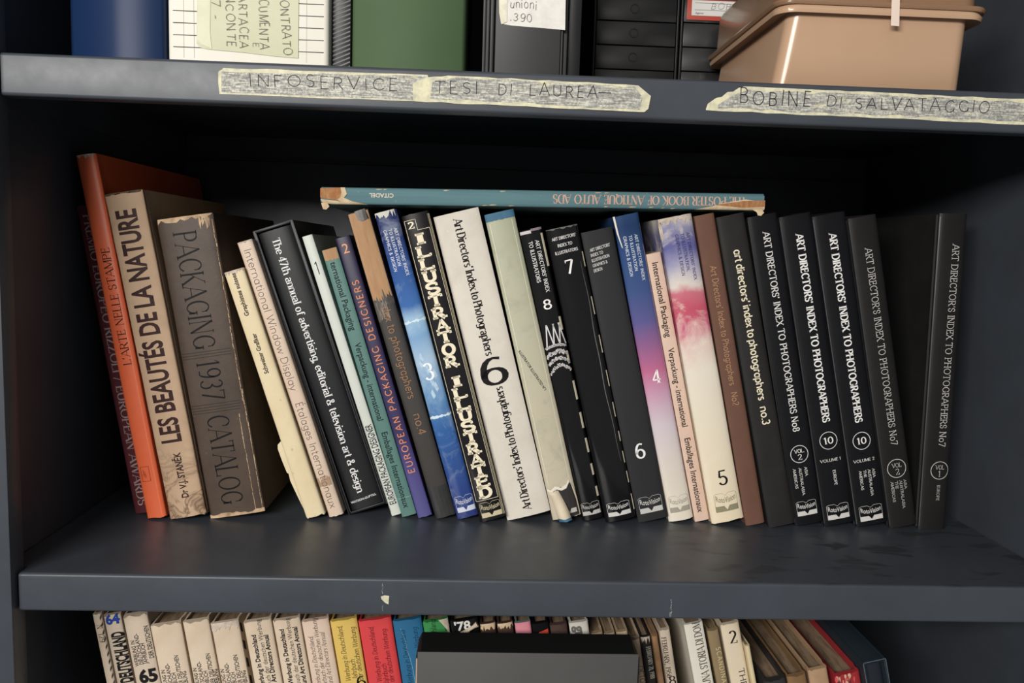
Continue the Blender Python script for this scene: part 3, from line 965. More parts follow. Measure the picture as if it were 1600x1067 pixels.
# slipcase and its book
x, Y, lean, h, w = T['47thsl']
BC = mat('black_slipcase_board', '#131416', .38, .3, '#1f2124', .5, 30)
sl = tag(empty('slipcase', (x, Y, 0), (0, -rad(lean), 0)), 'black board slipcase around the black annual with white serif lettering', 'slipcase')
tk = .0026; Ds = .225
mb = MB()
mb.box((0, 0, 0), (tk, Ds, h), 0, .0006); mb.box((w - tk, 0, 0), (w, Ds, h), 0, .0006)
mb.box((tk * .8, 0.0002, h - tk), (w - tk * .8, Ds, h), 0, .0006); mb.box((tk * .8, 0.0002, 0), (w - tk * .8, Ds, tk), 0, .0006)
mb.box((tk * .8, Ds - tk, tk * .8), (w - tk * .8, Ds, h - tk * .8))
mb.build('case_shell', BC, sl)
rim = MB()
e = .0005
for q in ((0, 0, e, h), (w - e, 0, w, h), (0, h - e, w, h), (tk - e, tk, tk, h - tk), (w - tk, tk, w - tk + e, h - tk)):
    rim.add([(q[0], -.00015, q[1]), (q[2], -.00015, q[1]), (q[2], -.00015, q[3]), (q[0], -.00015, q[3])], [(0, 1, 2, 3)])
rim.build('worn_rim', mat('slipcase_rim', '#3b3c3f', .5), sl)
cs, sn = math.cos(rad(lean)), math.sin(rad(lean))
o1, o2 = tk + .0004, tk + .0002
b = Book('hardcover_book', x + cs * o1 - sn * o2, Y + .0012, lean, h - 2 * tk - .0014, w - 2 * tk - .0008, .212,
         mat('black_leatherette', '#1a1b1d', .42, .3, '#17181a', .5, 60), 'black annual with white serif title lettering inside the black slipcase', GRP, z=sn * o1 + cs * o2, b1=.0016, b2=.0016)
b.text('The 47th annual of advertising, editorial & television art & design', 'D', .030, .945, .46, .0078, 'book', '#e9e8e6')
b.across('WATSON-GUPTILL', .972, .06, .86, .0020, 'sansb', '#cfcfcd', 'publisher_mark', skew=.06)

# pale, numeral 1
c = mat('pale_green_white_card', '#cdd2c9', .42, .45, '#bcc2b6', .5, 20)
b = mid('pale1', 'paperback_book', .21, c, 'slim pale grey-green paperback with a thin numeral 1 near its head', hard=False, b2=.0004)
b.across('1', .112, .30, .72, .0125, 'geol', '#2a2b2b')
b.text('EUROPEAN PACKAGING DESIGNER', 'U', .668, .960, .52, .0064, 'sansm', '#2e3030')
b.frame(.62, .985, .02, .06, .0002, '#9aa19a', 'edge_line')

# teal
c = mat('teal_card', '#537d76', .5, .4, '#467269', .5, 24)
RAW = mat('raw_spine_board', '#b58d66', .85, .2, '#9c7047', .7, 60, sc3=(3, 1, .4))
b = mid('teal', 'paperback_book', .205, c, 'slim teal paperback with dark sans lettering and its spine head torn to brown board', hard=False, b2=.0004)
KT = '#1a2a2a'
b.text('ternational Packaging', 'D', .047, .297, .50, .0058, 'sansm', KT)
b.text('Verpackung - international', 'D', .344, .635, .50, .0058, 'sansm', KT)
b.text('Emballages Internationaux', 'D', .679, .969, .50, .0058, 'sansm', KT)
b.band(0.0, .040, RAW, 'torn_head', u0=.03, u1=.97, rag1=.003, seed=4, lift=.0003)
b.band(.93, .932, ink('#7fa79d'), 'crease')

# purple
c = grad_mat('violet_jacket', .285, [(0, '#514d8a'), (.15, '#4a4582'), (.30, '#332b5a'), (.7, '#2a2246'), (1, '#2a2240')], .4, .02)
b = mid('purple', 'paperback_book', .21, c, 'slim dark violet paperback with orange lettering and an orange 2', hard=False, b2=.0006, wear=.0006)
b.across('2', .040, .30, .72, .0090, 'sans', '#e8a074')
b.text('EUROPEAN PACKAGING DESIGNERS', 'U', .150, .838, .50, .0064, 'futura', '#e5895a')

# torn spine number 4
c = mat('charcoal_spine', '#393532', .55, .4, '#2e2b29', .5, 30)
b = mid('torn4', 'hardcover_book', .215, c, 'charcoal book whose upper spine is torn away to bare brown board', wear=.001)
b.band(.004, .285, RAW, 'bare_board', u0=.03, u1=.97, rag1=.008, seed=15, lift=.0004)
b.poly([(.36, .0), (.86, -.002), (.93, .03), (.60, .035), (.42, .028)], mat('dark_scrap', '#39332e', .3, .6, '#6c645b', .8, 90), 'torn_cloth_scrap', lift=.0007)
TPM = mat('clear_tape', '#5d5750', .16, .6, '#a9a29a', .9, 60, sc3=(4, 1, .5), lo=.5, hi=.62)
b.band(.278, .345, TPM, 'clear_tape', u0=.02, u1=.62, rag0=.012, rag1=.010, seed=21, lift=.0006)
b.band(.262, .300, mat('dark_scrap', '#39332e'), 'torn_edge', u0=.55, u1=1.0, rag0=.016, rag1=.004, seed=22, lift=.00055)
OT = '#a3754f'
b.text('dex to photographers', 'D', .303, .602, .54, .0078, 'geo', OT, lift=.0008)
b.text('no.4', 'D', .652, .722, .54, .0078, 'geo', OT)
b.band(.895, .998, mat('black_cloth_tape', '#2b2b2c', .35, .5, '#353535', .8, 70), 'tape_patch', rag0=.003, lift=.0006, u0=.0, u1=1, seed=3)

# blue 3
c = grad_mat('blue_sky_jacket', .309, [(0, '#2c3a78'), (.10, '#2a4488'), (.30, '#2f62a4'), (.42, '#5f92c2'), (.52, '#a8c4dc'), (.60, '#7ba6d0'), (.66, '#9cc0dd'), (.70, '#3a6cb0'), (.82, '#2f5498'), (.93, '#29356c'), (1, '#272f62')], .16, .03, '#cfe0ec', 30, .25)
b = mid('blue3', 'hardcover_book', .22, c, 'glossy blue sky spine with a pale numeral 3 and small white lines at its head', b1=.0018, wear=.0008)
SM = dict(name='title_lettering')
b.lines(["ART DIRECTORS' INDEX", 'TO ILLUSTRATION', 'GRAPHICS & DESIGN'], 'D', .056, (.74, .50, .26), .0030, 'frizl', '#e8ecf2', .150)
b.across('3', .512, .28, .74, .0165, 'num', '#eef4f8')
b.band(.345, .352, mat('pale_lightning', '#cfe3ee', .3), 'printed_streak', rag0=.003, rag1=.003, seed=5)
b.band(.655, .662, mat('pale_lightning', '#cfe3ee', .3), 'printed_streak', rag0=.003, rag1=.003, seed=6)
for i in range(7):
    r = random.Random(90 + i); f = .46 + .02 * i; uu = r.uniform(.12, .7)
    b.poly([(uu, f), (uu + .12, f - .012), (uu + .2, f + .012), (uu + .08, f + .022)], mat('pale_cloud', '#b9d3e6', .3, .5, '#7fa6cc', .9, 200), 'printed_cloud', lift=.00012)
b.logo(.925, .978, .10, .95, '#c9cfe0')
b.band(0, .012, mat('jacket_torn_white', '#c9c9bd', .6), 'torn_edge', u0=0, u1=.9, rag1=.012, seed=12, lift=.0004)

# illustrator 2
c = mat('black_gloss_jacket', '#191617', .22, .5)
b = mid('illus2', 'hardcover_book', .22, c, 'black spine filled with fat cream slab capitals and a boxed 2', b1=.0012, wear=.0006)
for word, f0, f1 in (('ILLUSTRATOR', .060, .492), ('ILLUSTRATED', .520, .926)):
    tot = MB(); p_ = (f1 - f0) / len(word)
    for i, ch in enumerate(word):
        lw = .0085 if ch == 'I' else .0140
        g_ = stroke_text(ch, .0106, 'slabx', lw)
        xs = [v[0] for v in g_.v]; k_ = lw / (max(xs) - min(xs)); m_ = min(xs)
        tot.add([(.47 * b.w - lw / 2 + (v[0] - m_) * k_, b.v(f0 + p_ * (i + .94)) + v[1], 0) for v in g_.v], g_.f)
    b.place(tot, lambda x, y: (x, y), 'title_lettering', ink(CREAM))
b.across('2', .034, .14, .38, .0062, 'slab', CREAM)
for q in ((.012, .022, .05, .40, .0), ):
    pass
mb = MB(); LN = .00035
for u0, f0, u1, f1 in ((.05, .018, .46, .018), (.46, .018, .46, .052), (.46, .052, .90, .052), (.90, .052, .90, .930), (.05, .018, .05, .930), (.05, .930, .90, .930)):
    quad(mb, u0 * b.w - LN / 2, b.v(max(f0, f1)) - LN / 2, u1 * b.w + LN / 2, b.v(min(f0, f1)) + LN / 2)
b.place(mb, lambda x, y: (x, y), 'printed_frame', ink(CREAM))
for u in (.945, .975, .998):
    b.band(.01, .99, ink('#cdbf9c'), 'edge_stripe', u0=u - .006, u1=u + .006, n=1, lift=.0003)
b.logo(.938, .988, .12, .92, '#c9bb98')

# white 6
c = mat('white_cloth', '#d9d1c4', .7, .3, '#c4baab', .5, 35, bmp=.12, speck='#ebe5da')
b = mid('white6', 'hardcover_book', .225, c, 'thick off-white book with black serif lettering and a big black 6', b1=.0012)
b.text("Art Directors' Index to Photographers", 'D', .021, .460, .50, .0084, 'souvenir', '#181415')
b.text("Art Directors' Index to Photographers", 'U', .565, .978, .50, .0084, 'souvenir', '#181415')
b.across('6', .512, .17, .82, .0268, 'numb', '#181415')

# green-grey torn foot
c = grad_mat('greenish_old_jacket', .3085, [(0, '#c6baa2'), (.35, '#beb59b'), (.6, '#b5b298'), (1, '#a7aa8e')], .45, .05, '#9b9c86', 40, .55)
b = mid('green1', 'hardcover_book', .225, c, 'greenish cream book with a blue head band and its jacket torn open at the foot', b1=.0014, wear=.0008)
for uu in (.10, .86):
    b.band(.03, .88, mat('jacket_fold_light', '#dad5c2', .45), 'jacket_fold', u0=uu, u1=uu + .02, n=1, lift=.00018)
b.band(0, .024, mat('blue_cloth', '#3d6f8c', .6, .3, '#2d566f', .6, 60), 'blue_headband', rag1=.001, lift=.0003)
mb = sans_text('ILLUSTRATOR ILLUSTRATED N\u00ba1', .0027, .046, .0)
a = rad(-69)
b.place(mb, lambda x, y: (.10 * b.w + x * math.cos(a) - y * math.sin(a), b.v(.437) + x * math.sin(a) + y * math.cos(a)), 'title_lettering', ink('#4a4a3c'))
DK = mat('dark_spine_under', '#2e2b2b', .5)
b.poly([(.10, .895), (.30, .905), (.45, .893), (.70, .898), (.86, .885), (.98, .93), (1.0, .995), (.60, .999), (.30, .999)], DK, 'exposed_spine', lift=.0005)
b.logo(.938, .985, .42, .90, '#b9b6b0')
for k_ in list(b.cover.children)[-2:]:
    for v in k_.data.vertices: v.co.y -= .0006
b.poly([(.02, .892), (.16, .898), (.32, .888), (.52, .896), (.72, .889), (.84, .874), (.84, .884), (.70, .902), (.52, .906), (.34, .898), (.16, .906), (.03, .90)], mat('paper_white', '#e3dccb', .7), 'torn_edge', lift=.0008)
# curled flap
mb = MB(); rows = []
for i in range(8):
    q = i / 7
    f = .900 + .104 * q
    ul = .02 + .22 * q + .03 * math.sin(q * 5); ur = .40 + .28 * math.sin(q * 1.35) - .02 * q
    lift = .0008 + .0105 * q * q
    rows.append([(ul * b.w, b.b1 - lift * .8, max(.0006, b.v(f))), ((ul * .5 + ur * .5) * b.w, -lift * 1.15, max(.0005, b.v(f + .004))), (ur * b.w, -lift * .9 + .0003, max(.0006, b.v(f + .003)))])
vs = [p for r_ in rows for p in r_]
fs = [(3 * i + j, 3 * i + j + 1, 3 * i + 4 + j, 3 * i + 3 + j) for i in range(7) for j in range(2)]
n = len(vs)
fl = mesh('torn_jacket_flap', vs, fs, [mat('paper_cream', '#d6c8ae', .7, .3, '#c0ae90', .5, 60), mat('blue_cloth', '#3d6f8c')], b.cover, 60, [0] * 12 + [1, 1])
sd_ = fl.modifiers.new('thickness', 'SOLIDIFY'); sd_.thickness = .0003
b.poly([(.88, .885), (.95, .905), (1.0, .94), (1.0, .998), (.965, .998), (.955, .945)], mat('paper_cream', '#d6c8ae'), 'torn_edge', lift=.0009)

# black 8
GB = mat('black_gloss', '#121214', .14, .55, '#1b1b1e', .4, 20)
b = mid('black8', 'hardcover_book', .22, GB, 'glossy black spine with a white 8 and white sketched zigzag bands', b1=.0024, wear=.0005)
b.lines(["ART DIRECTORS' INDEX", 'TO ILLUSTRATORS'], 'D', .040, (.68, .38), .0038, 'frizl', '#e9e7e4', .172)
b.across('8', .252, .33, .73, .0092, 'frizb', '#f0eeea')
CH = ink('#d9d4d4')
for uu, s in ((.16, 1), (.34, -1), (.48, 1), (.62, -1), (.76, 1), (.88, -1)):
    mb = MB(); n = 5
    quad(mb, 0, 0, .0012, .0215)
    b.place(mb, lambda x, y: (uu * b.w + x + s * (y - .01) * .16, b.v(.392) + y), 'chalk_stroke', CH)
mb = MB(); r = random.Random(5)
for fb, amp, th in ((.398, .002, .0016), (.424, .003, .0042), (.452, .0045, .0030), (.482, .006, .0034)):
    for i in range(26):
        q = i / 25; u = (.04 + .92 * q) * b.w
        v = b.v(fb) + amp * math.sin(q * math.pi) * 1.2
        for _ in range(3):
            dv = r.uniform(-.5, .5) * th; ww = r.uniform(.0003, .0007)
            quad(mb, max(0, u - ww), v + dv - .0006, min(b.w, u + ww), v + dv + .0006)
b.place(mb, lambda x, y: (x, y), 'chalk_band', CH)
b.band(.004, .014, ink('#cfc3c6'), 'printed_chevron', u0=.02, u1=.5, n=2)
b.band(.000, .008, ink('#8e7f86'), 'printed_chevron', u0=.5, u1=1, n=2)
DASH = ink('#d6ccb0')


def dashes(b, spans, u0=.955, u1=1.0):
    mb = MB()
    for f0, f1 in spans: quad(mb, u0 * b.w, b.v(f1), u1 * b.w, b.v(f0))
    b.place(mb, lambda x, y: (x, y), 'jacket_stripe', DASH)


dashes(b, ((.02, .13), (.30, .345), (.42, .46), (.52, .585), (.63, .685), (.72, .77), (.81, .85), (.89, .925)), .90, 1.0)
b.logo(.938, .982, .08, .92, '#b9b6b0')

# black 7
b = mid('black7', 'hardcover_book', .22, GB, 'glossy black spine with a white 7 under three small centred lines', b1=.0030, wear=.0005)
for s_, f, a0, a1 in (("ART DIRECTORS'", .034, .12, .88), ('INDEX TO', .057, .26, .72), ('ILLUSTRATORS', .080, .14, .86)):
    b.across(s_, f, a0, a1, .0030, 'friz', '#ebe9e6', 'title_lettering', skew=.03)
b.across('7', .130, .36, .62, .0132, 'friz', '#f0eeea')
dashes(b, ((.09, .14), (.24, .30), (.37, .43), (.49, .545), (.60, .65), (.70, .735), (.77, .81), (.84, .88), (.92, .975)), .965, 1.0)
b.logo(.935, .982, .12, .86, '#cfccc6')
mb = MB(); r = random.Random(8); n = 40  # wavy grey streak: sheen of the glossy jacket painted as colour
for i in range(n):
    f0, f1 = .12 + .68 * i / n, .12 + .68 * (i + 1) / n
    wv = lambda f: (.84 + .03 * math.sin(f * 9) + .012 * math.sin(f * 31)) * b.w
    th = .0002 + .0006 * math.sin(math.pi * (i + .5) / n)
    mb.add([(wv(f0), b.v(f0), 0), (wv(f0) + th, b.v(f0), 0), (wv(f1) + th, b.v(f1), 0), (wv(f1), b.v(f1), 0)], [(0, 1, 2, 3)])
b.place(mb, lambda x, y: (x, y), 'film_crease_and_sheen', mat('film_crease_and_sheen', '#6f6b66', .3, .5))
b.band(.0, .004, ink('#6f6c68'), 'worn_edge', rag1=.003, seed=4)

# matte 6
c = mat('matte_charcoal', '#29292b', .62, .25, '#29292b', .4, 20)
b = mid('matte6', 'hardcover_book', .22, c, 'matte charcoal spine with a white 6 low down and five small lines at the head', b1=.0006)
for s_, f, a1 in (("ART DIRECTORS'", .062, .82), ('INDEX TO', .079, .56), ('ILLUSTRATION', .096, .74), ('GRAPHICS &', .113, .64), ('DESIGN', .130, .44)):
    b.across(s_, f, .16, a1, .0030, 'friz', '#dcdad6', 'title_lettering', skew=.10)
b.across('6', .755, .33, .67, .0150, 'friz', '#efedea')
b.logo(.915, .972, .12, .88, '#c3c1bd')

# blue to pink 4
c = grad_mat('blue_pink_jacket', .309, [(0, '#e6dcc8'), (.15, '#ddd3c4'), (.32, '#d3c5cc'), (.42, '#cb9cb5'), (.50, '#c2678f'), (.58, '#955f90'), (.66, '#5d5a94'), (.76, '#3c5488'), (.88, '#2c4a7c'), (.96, '#1f3a66'), (1, '#28456f')], .16, .02)
b = mid('blupk4', 'hardcover_book', .22, c, 'glossy spine fading from navy through magenta to cream with a white 4', b1=.0022, wear=.0006)
b.lines(["ART DIRECTORS' INDEX", 'TO ILLUSTRATION', 'GRAPHICS & DESIGN'], 'D', .066, (.74, .52, .30), .0030, 'frizl', '#dfe4ee', .145)
b.across('4', .520, .36, .70, .0135, 'friz', '#f5f1ee')
b.logo(.915, .970, .12, .92, '#a39c8e')
b.poly([(.0, .0), (.07, .0), (.10, .06), (.16, .10), (.13, .10), (.04, .055)], mat('paper_white', '#e3dccb'), 'torn_edge')
b.band(.10, .88, mat('jacket_sheen_edge', '#c99bb0', .2), 'edge_sheen_line', u0=.955, u1=.97, n=1)  # pale line paints the gloss along the right spine edge

# pink international packaging
c = mat('pink_marbled_card', '#dcbda8', .55, .35, '#cfa891', .6, 40, speck='#ecd8ca')
b = mid('pinkIP', 'paperback_book', .205, c, 'slim pinkish paperback with dark sans lettering between two glossy jackets', hard=False, b2=.0004)
KT = '#29211e'
b.text('International Packaging', 'D', .033, .305, .50, .0058, 'sansm', KT)
b.text('Verpackung - international', 'D', .346, .640, .50, .0058, 'sansm', KT)
b.text('Emballages Internationaux', 'D', .683, .967, .50, .0058, 'sansm', KT)

# white 5
c = grad_mat('cream_pink_jacket', .308, [(0, '#ead9b8'), (.25, '#e8dabf'), (.50, '#e6dcca'), (.585, '#e0c3b8'), (.63, '#cf5f80'), (.70, '#c94f68'), (.755, '#cf6f80'), (.78, '#ddd2c8'), (.84, '#a6a2bf'), (.90, '#5f5f9c'), (.96, '#8f8cac'), (1, '#d6cdc2')], .2, .05, '#ece0cd', 20, .75)
b = mid('white5', 'hardcover_book', .22, c, 'cream glossy spine with a rose patch, violet head and a black 5', b1=.0024, wear=.0016)
b.lines(["ART DIRECTORS' INDEX", 'TO ILLUSTRATION,', 'GRAPHICS & DESIGN'], 'D', .056, (.78, .61, .44), .0030, 'frizl', '#2b2f5c', .150)
b.across('5', .850, .40, .70, .0150, 'friz', '#1c1a1a')
b.logo(.900, .962, .18, .88, '#8f8a6c')
b.band(-.002, .016, WORN, 'torn_edge', u0=0, u1=.95, rag0=.004, rag1=.010, seed=31, lift=.0006)
b.band(.01, .06, WORN, 'torn_edge', u0=-.02, u1=.07, rag1=.02, seed=33, lift=.0006, n=4)

# brown 2
c = mat('brown_cloth', '#6e4b3c', .75, .3, '#5d3d30', .5, 24, bmp=.2)
b = mid('brown2', 'hardcover_book', .215, c, 'plain brown cloth spine with dull gold lettering', b1=.0008)
b.text("Art Directors' Index to Photographers", 'D', .160, .540, .50, .0062, 'geo', '#b58a63')
b.text('No2', 'D', .562, .606, .50, .0062, 'geo', '#b58a63')

# charcoal no 3
c = mat('dark_grey_cloth', '#242220', .6, .25, '#333130', .5, 24)
b = mid('dark3', 'hardcover_book', .215, c, 'charcoal spine with rounded cream lower-case title, right of the brown spine', b1=.0006)
b.text("art directors' index to photographers", 'D', .108, .586, .54, .0076, 'geob', CREAM)
b.text('no.3', 'D', .606, .666, .54, .0076, 'geob', CREAM)

# the black photographers' volumes
BM = mat('black_matte_cover', '#131417', .42, .22, '#1e1f22', .5, 22)
B7 = mat('charcoal_matte_cover', '#1e1d1d', .5, .25, '#292828', .5, 22)
WT = '#e6e3de'


def hinge(b, col='#3a3b3e', u=.10, side=-1):  # paler strips put the sheen of hinge and spine edge into the colour
    b.side_band(side, [(.0015, .004), (.0052, .004), (.0052, .995), (.0015, .995)], mat('hinge_sheen_' + col[1:], col, .3, .5), 'hinge_sheen_strip')
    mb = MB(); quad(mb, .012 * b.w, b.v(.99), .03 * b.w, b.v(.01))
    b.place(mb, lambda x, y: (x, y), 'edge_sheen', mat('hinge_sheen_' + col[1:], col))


def lines4(b, rows, f0, f1, us, H=.0028, st='friz'):
    b.lines(rows, 'D', f0, us, H, st, WT, f1 - f0, name='region_lettering')


b = mid('no8v2', 'hardcover_book', .22, BM, 'black spine ringed VOL. 2 with a publisher box at its foot')
b.text("ART DIRECTORS' INDEX TO PHOTOGRAPHERS No8", 'D', .053, .693, .54, .0068, 'friz', WT)
b.ring(.767, .52, .0090, .0006, WT)
b.across('VOL.', .757, .36, .70, .0040, 'friz', WT); b.across('2', .777, .44, .60, .0056, 'friz', WT)
lines4(b, ['ASIA', 'AUSTRALASIA', 'AMERICAS'], .812, .902, (.66, .46, .26))
b.logo(.922, .970, .14, .84, '#d0cdc8')
hinge(b)

b = mid('10v1', 'hardcover_book', .22, BM, 'black spine ringed 10 with VOLUME 1 and EUROPE beneath')
b.text("ART DIRECTORS' INDEX TO PHOTOGRAPHERS", 'D', .060, .662, .54, .0074, 'frizb', '#f2f0ec')
b.ring(.722, .52, .0090, .0006, WT); b.across('10', .722, .36, .68, .0068, 'frizb', WT)
b.across('VOLUME 1', .786, .16, .84, .0030, 'friz', WT)
b.lines(['EUROPE'], 'D', .820, (.56,), .0030, 'friz', WT, .050, name='region_lettering')
b.logo(.932, .982, .14, .86, '#d0cdc8'); hinge(b)

b = mid('10v2', 'hardcover_book', .22, BM, 'black spine ringed 10 with VOLUME 2 and a list of regions beneath')
b.text("ART DIRECTORS' INDEX TO PHOTOGRAPHERS", 'D', .060, .662, .52, .0074, 'frizb', '#f2f0ec')
b.ring(.722, .52, .0090, .0006, WT); b.across('10', .722, .37, .67, .0068, 'frizb', WT)
b.across('VOLUME 2', .786, .18, .84, .0030, 'friz', WT)
lines4(b, ['ASIA', 'AUSTRALASIA', 'THE', 'AMERICAS'], .818, .905, (.76, .62, .48, .34))
b.logo(.935, .985, .14, .86, '#d0cdc8'); hinge(b, '#4a4b4e')

b = mid('no7v2', 'hardcover_book', .22, B7, 'charcoal spine ringed VOL 2 with thin lettering, last of the leaning books')
b.text("ART DIRECTOR'S INDEX TO PHOTOGRAPHERS No7", 'D', .099, .730, .55, .0070, 'lubalin', '#d3d0ca')
b.ring(.807, .52, .0096, .0006, '#d3d0ca')
b.across('VOL', .797, .36, .70, .0044, 'lubalin', '#d3d0ca'); b.across('2', .818, .45, .61, .0060, 'lubalin', '#d3d0ca')
lines4(b, ['ASIA', 'AUSTRALASIA', 'THE', 'AMERICAS'], .848, .940, (.76, .60, .44, .28), .0028, 'lubalin')
hinge(b)

b = mid('no7v1', 'hardcover_book', .22, B7, 'charcoal spine ringed VOL 1 standing upright alone at the right end')
b.text("ART DIRECTOR'S INDEX TO PHOTOGRAPHERS No7", 'D', .094, .730, .64, .0070, 'lubalin', '#d3d0ca')
b.ring(.807, .62, .0092, .0006, '#d3d0ca')
b.across('VOL', .797, .46, .78, .0044, 'lubalin', '#d3d0ca'); b.across('1', .818, .57, .67, .0060, 'lubalin', '#d3d0ca')
b.lines(['EUROPE'], 'D', .855, (.62,), .0030, 'lubalin', '#d3d0ca', .050, name='region_lettering')
hinge(b, '#4a4a4b')

# the book lying on top -----------------------------------------------------
c = mat('teal_old_cloth', '#587f86', .7, .3, '#486c73', .6, 40, sc3=(5, 1, .25), speck='#7d9a9a', bmp=.1)
TS = 1.04
pw = .0158
zl = .3041
b = Book('hardcover_book', .2318 + math.cos(rad(-90 + TS)) * -pw, .146, -90 + TS, .4217, pw, .285, c,
         'large thin teal poster book lying flat across the tops of the other books', 'art annuals on the middle shelf lying flat', z=zl + pw, b1=.0010, wear=.0012, t=.0016)
PINK = '#d29a86'
for st, col, dl in (('slab', '#dccdb4', .0002), ('roman', PINK, .00045)):
    b.text('THE POSTER BOOK OF ANTIQUE AUTO ADS', 'D', .042, .482, .50, .0088, 'book' if st == 'slab' else 'roman', col, lift=dl)
b.text('CITADEL', 'D', .838, .892, .45, .0036, 'sansb', '#cfc4b2')
TORN = mat('torn_board_cream', '#d8c19c', .85, .2, '#a8845a', .8, 70)
RUST = mat('bare_brown_board', '#a2693c', .9, .2, '#c49a6a', .7, 90, sc3=(1, 1, 4))
b.poly([(.08, 1.0), (.0, .953), (.30, .950), (.62, .954), (.78, .96), (.70, .985), (.62, 1.0)], RUST, 'bare_board', lift=.0006)
b.poly([(.0, .956), (.0, .946), (.4, .941), (.62, .948), (.82, .930), (1.0, .895), (1.0, .93), (.86, .955), (.74, .962), (.60, .956), (.30, .953)], TORN, 'torn_edge', lift=.0008)
b.poly([(.72, 1.0), (.80, .965), (1.0, .93), (1.0, .975), (.92, .995)], TORN, 'torn_edge', lift=.0007)
b.poly([(1.0, .16), (.80, .12), (.62, .10), (.48, .07), (.36, .045), (.50, .0), (1.0, .0)], TORN, 'torn_edge', lift=.0008)
b.poly([(.72, .115), (.58, .08), (.46, .05), (.40, .0), (.78, .0), (.86, .05)], RUST, 'bare_board', lift=.0010)
r = random.Random(3)
for i in range(14):
    f = r.uniform(.18, .92); u = r.choice((.93, .90, .95, .08)); q = r.uniform(.004, .022)
    b.poly([(u, f), (u + .03, f + q * .3), (u + .05, f + q * .7), (u + .02, f + q), (u - .02, f + q * .6)], TORN, 'scuff', lift=.0003)
for fa, dz in ((.005, .0), (.985, .0)):
    q = MB()
    base = [(pw - .001, b.b1 - .0006, b.v(fa)), (pw + .0022, b.b1 - .0014, b.v(fa) + .002), (pw + .0052, b.b1 - .0012, b.v(fa) - .001),
            (pw + .0048, b.b1 - .0010, b.v(fa) - .004), (pw + .0020, b.b1 - .0010, b.v(fa) - .005), (pw - .001, b.b1 - .0006, b.v(fa) - .010)]
    n = len(base)
    q.add(base + [(x_, y_ + .0005, z_) for x_, y_, z_ in base], [tuple(range(n)), tuple(range(n, 2 * n))[::-1]] + [(i, (i + 1) % n, n + (i + 1) % n, n + i) for i in range(n)])
    for i, v in enumerate(q.v): q.v[i] = (v[0], v[1], max(.0006, min(b.h - .0004, v[2])))
    q.build('torn_flap', TORN, b.cover, None)


# ------------------------------------------------------------------ things on the upper shelf
ZU = H_UP + .0002
FILES = 'files standing on the upper shelf'


def hand(body, p0, p1, hpx, Y, root, parent, col='#3c3c40', style='handl', jit=.08, name='handwriting'):
    """handwritten line from pixel p0 to p1 on the plane Y (letters stand to the left of the writing direction)"""
    a, b_ = at(*p0, Y), at(*p1, Y)
    L = (b_ - a).length; dx = (b_ - a) / L
    H = hpx / F_PX * (Y + .65)
    mb = stroke_text(body, H, style, L, jit=jit)
    up = Vector((-dx.z, 0, dx.x))
    o = Vector(root.location)
    vs = [a + dx * v[0] + up * v[1] - o for v in mb.v]
    return mesh(name, vs, mb.f, ink(col), parent)


def sheet(pix, Y, root, name, mt, parent, th=.0002):
    o = Vector(root.location)
    p = [at(x, y, Y) - o for x, y in pix]; n = len(p)
    mb = MB(); q = [(v.x, v.y + th, v.z) for v in p]
    mb.add([tuple(v) for v in p] + q, [tuple(range(n)), tuple(range(n, 2 * n))[::-1]] + [(i, (i + 1) % n, n + (i + 1) % n, n + i) for i in range(n)])
    return mb.build(name, mt, parent, None)


def profile_box(name, prof, h, mt, parent, smooth=50):
    k = MB(); k.loft([[(x, y, 0) for x, y in prof], [(x, y, h) for x, y in prof]]); return k.build(name, mt, parent, smooth)


# blue binder
xb0, xb1 = .0519, .1318
r0 = tag(empty('binder', (xb0, .03, ZU)), 'dark blue glossy binder at the left end of the upper shelf', 'binder', FILES)
BL = mat('blue_plastic', '#10294f', .45, .22)
wv = xb1 - xb0
prof = [(0, .27), (0, .020), (.006, .012), (.040, .0014), (.0465, 0), (.052, .0002), (wv - .002, .0006), (wv, .003), (wv, .27), (wv - .002, .27), (wv - .002, .006), (.047, .003), (.004, .018), (.002, .022), (.002, .27)]
profile_box('cover', prof, .318, BL, r0)
box_obj('page_block', (.008, .024, .004), (wv - .006, .262, .30), PAGES, r0)

# white ruled box
r0 = tag(empty('archive_box', (.1330, .035, ZU)), 'white box printed with black ruled lines and carrying a handwritten note', 'box', FILES)
wv = .2585 - .1330
WB = mat('white_ruled_card', '#dcd7cb', .6, .3, '#d8d1c0', .5, 30)
k = MB(); k.loft([rrect(wv / 2, .13, wv / 2, .13, .004, z) for z in (0, .32)]); k.build('body', WB, r0, 40)
lines_ = MB()
for i in range(18):
    z = .0268 + .00915 * i - .0105
    if z < .315:
        r = random.Random(i)
        lines_.add([(-.00005, .006, z - .0004), (.0045, -.0002, z - .0004), (wv - .004, -.0002, z - .0004), (wv + .00005, .006, z - .0004),
                    (-.00005, .006, z + .0002), (.0045, -.0002, z + .0002), (wv - .004, -.0002, z + .0002), (wv + .00005, .006, z + .0002)],
                   [(0, 1, 5, 4), (1, 2, 6, 5), (2, 3, 7, 6)])
lines_.build('printed_rules', ink('#2b2b2e'), r0, None)
k = MB()
for xx in (.0125, .0205, .108): quad(k, xx, .008, xx + .00025, .31)
mesh('printed_columns', [(v[0], -.0002, v[1]) for v in k.v], k.f, ink('#a9a59c'), r0)
NOTE = mat('green_white_note', '#c6c6a8', .7, .3, '#b9b995', .6, 26)
nt_ = sheet([(309, -60), (467, -60), (466, 91), (430, 88), (380, 82), (325, 77), (312, 74), (307, 68)], .0343, r0, 'paper_note', NOTE, r0)
sheet([(309, -60), (330, -60), (328, 50), (331, 76), (316, 70), (308, 62)], .0339, r0, 'sticky_tape', mat('note_tape', '#cfceb0', .55, .3, '#c3c29f', .7, 60), nt_)
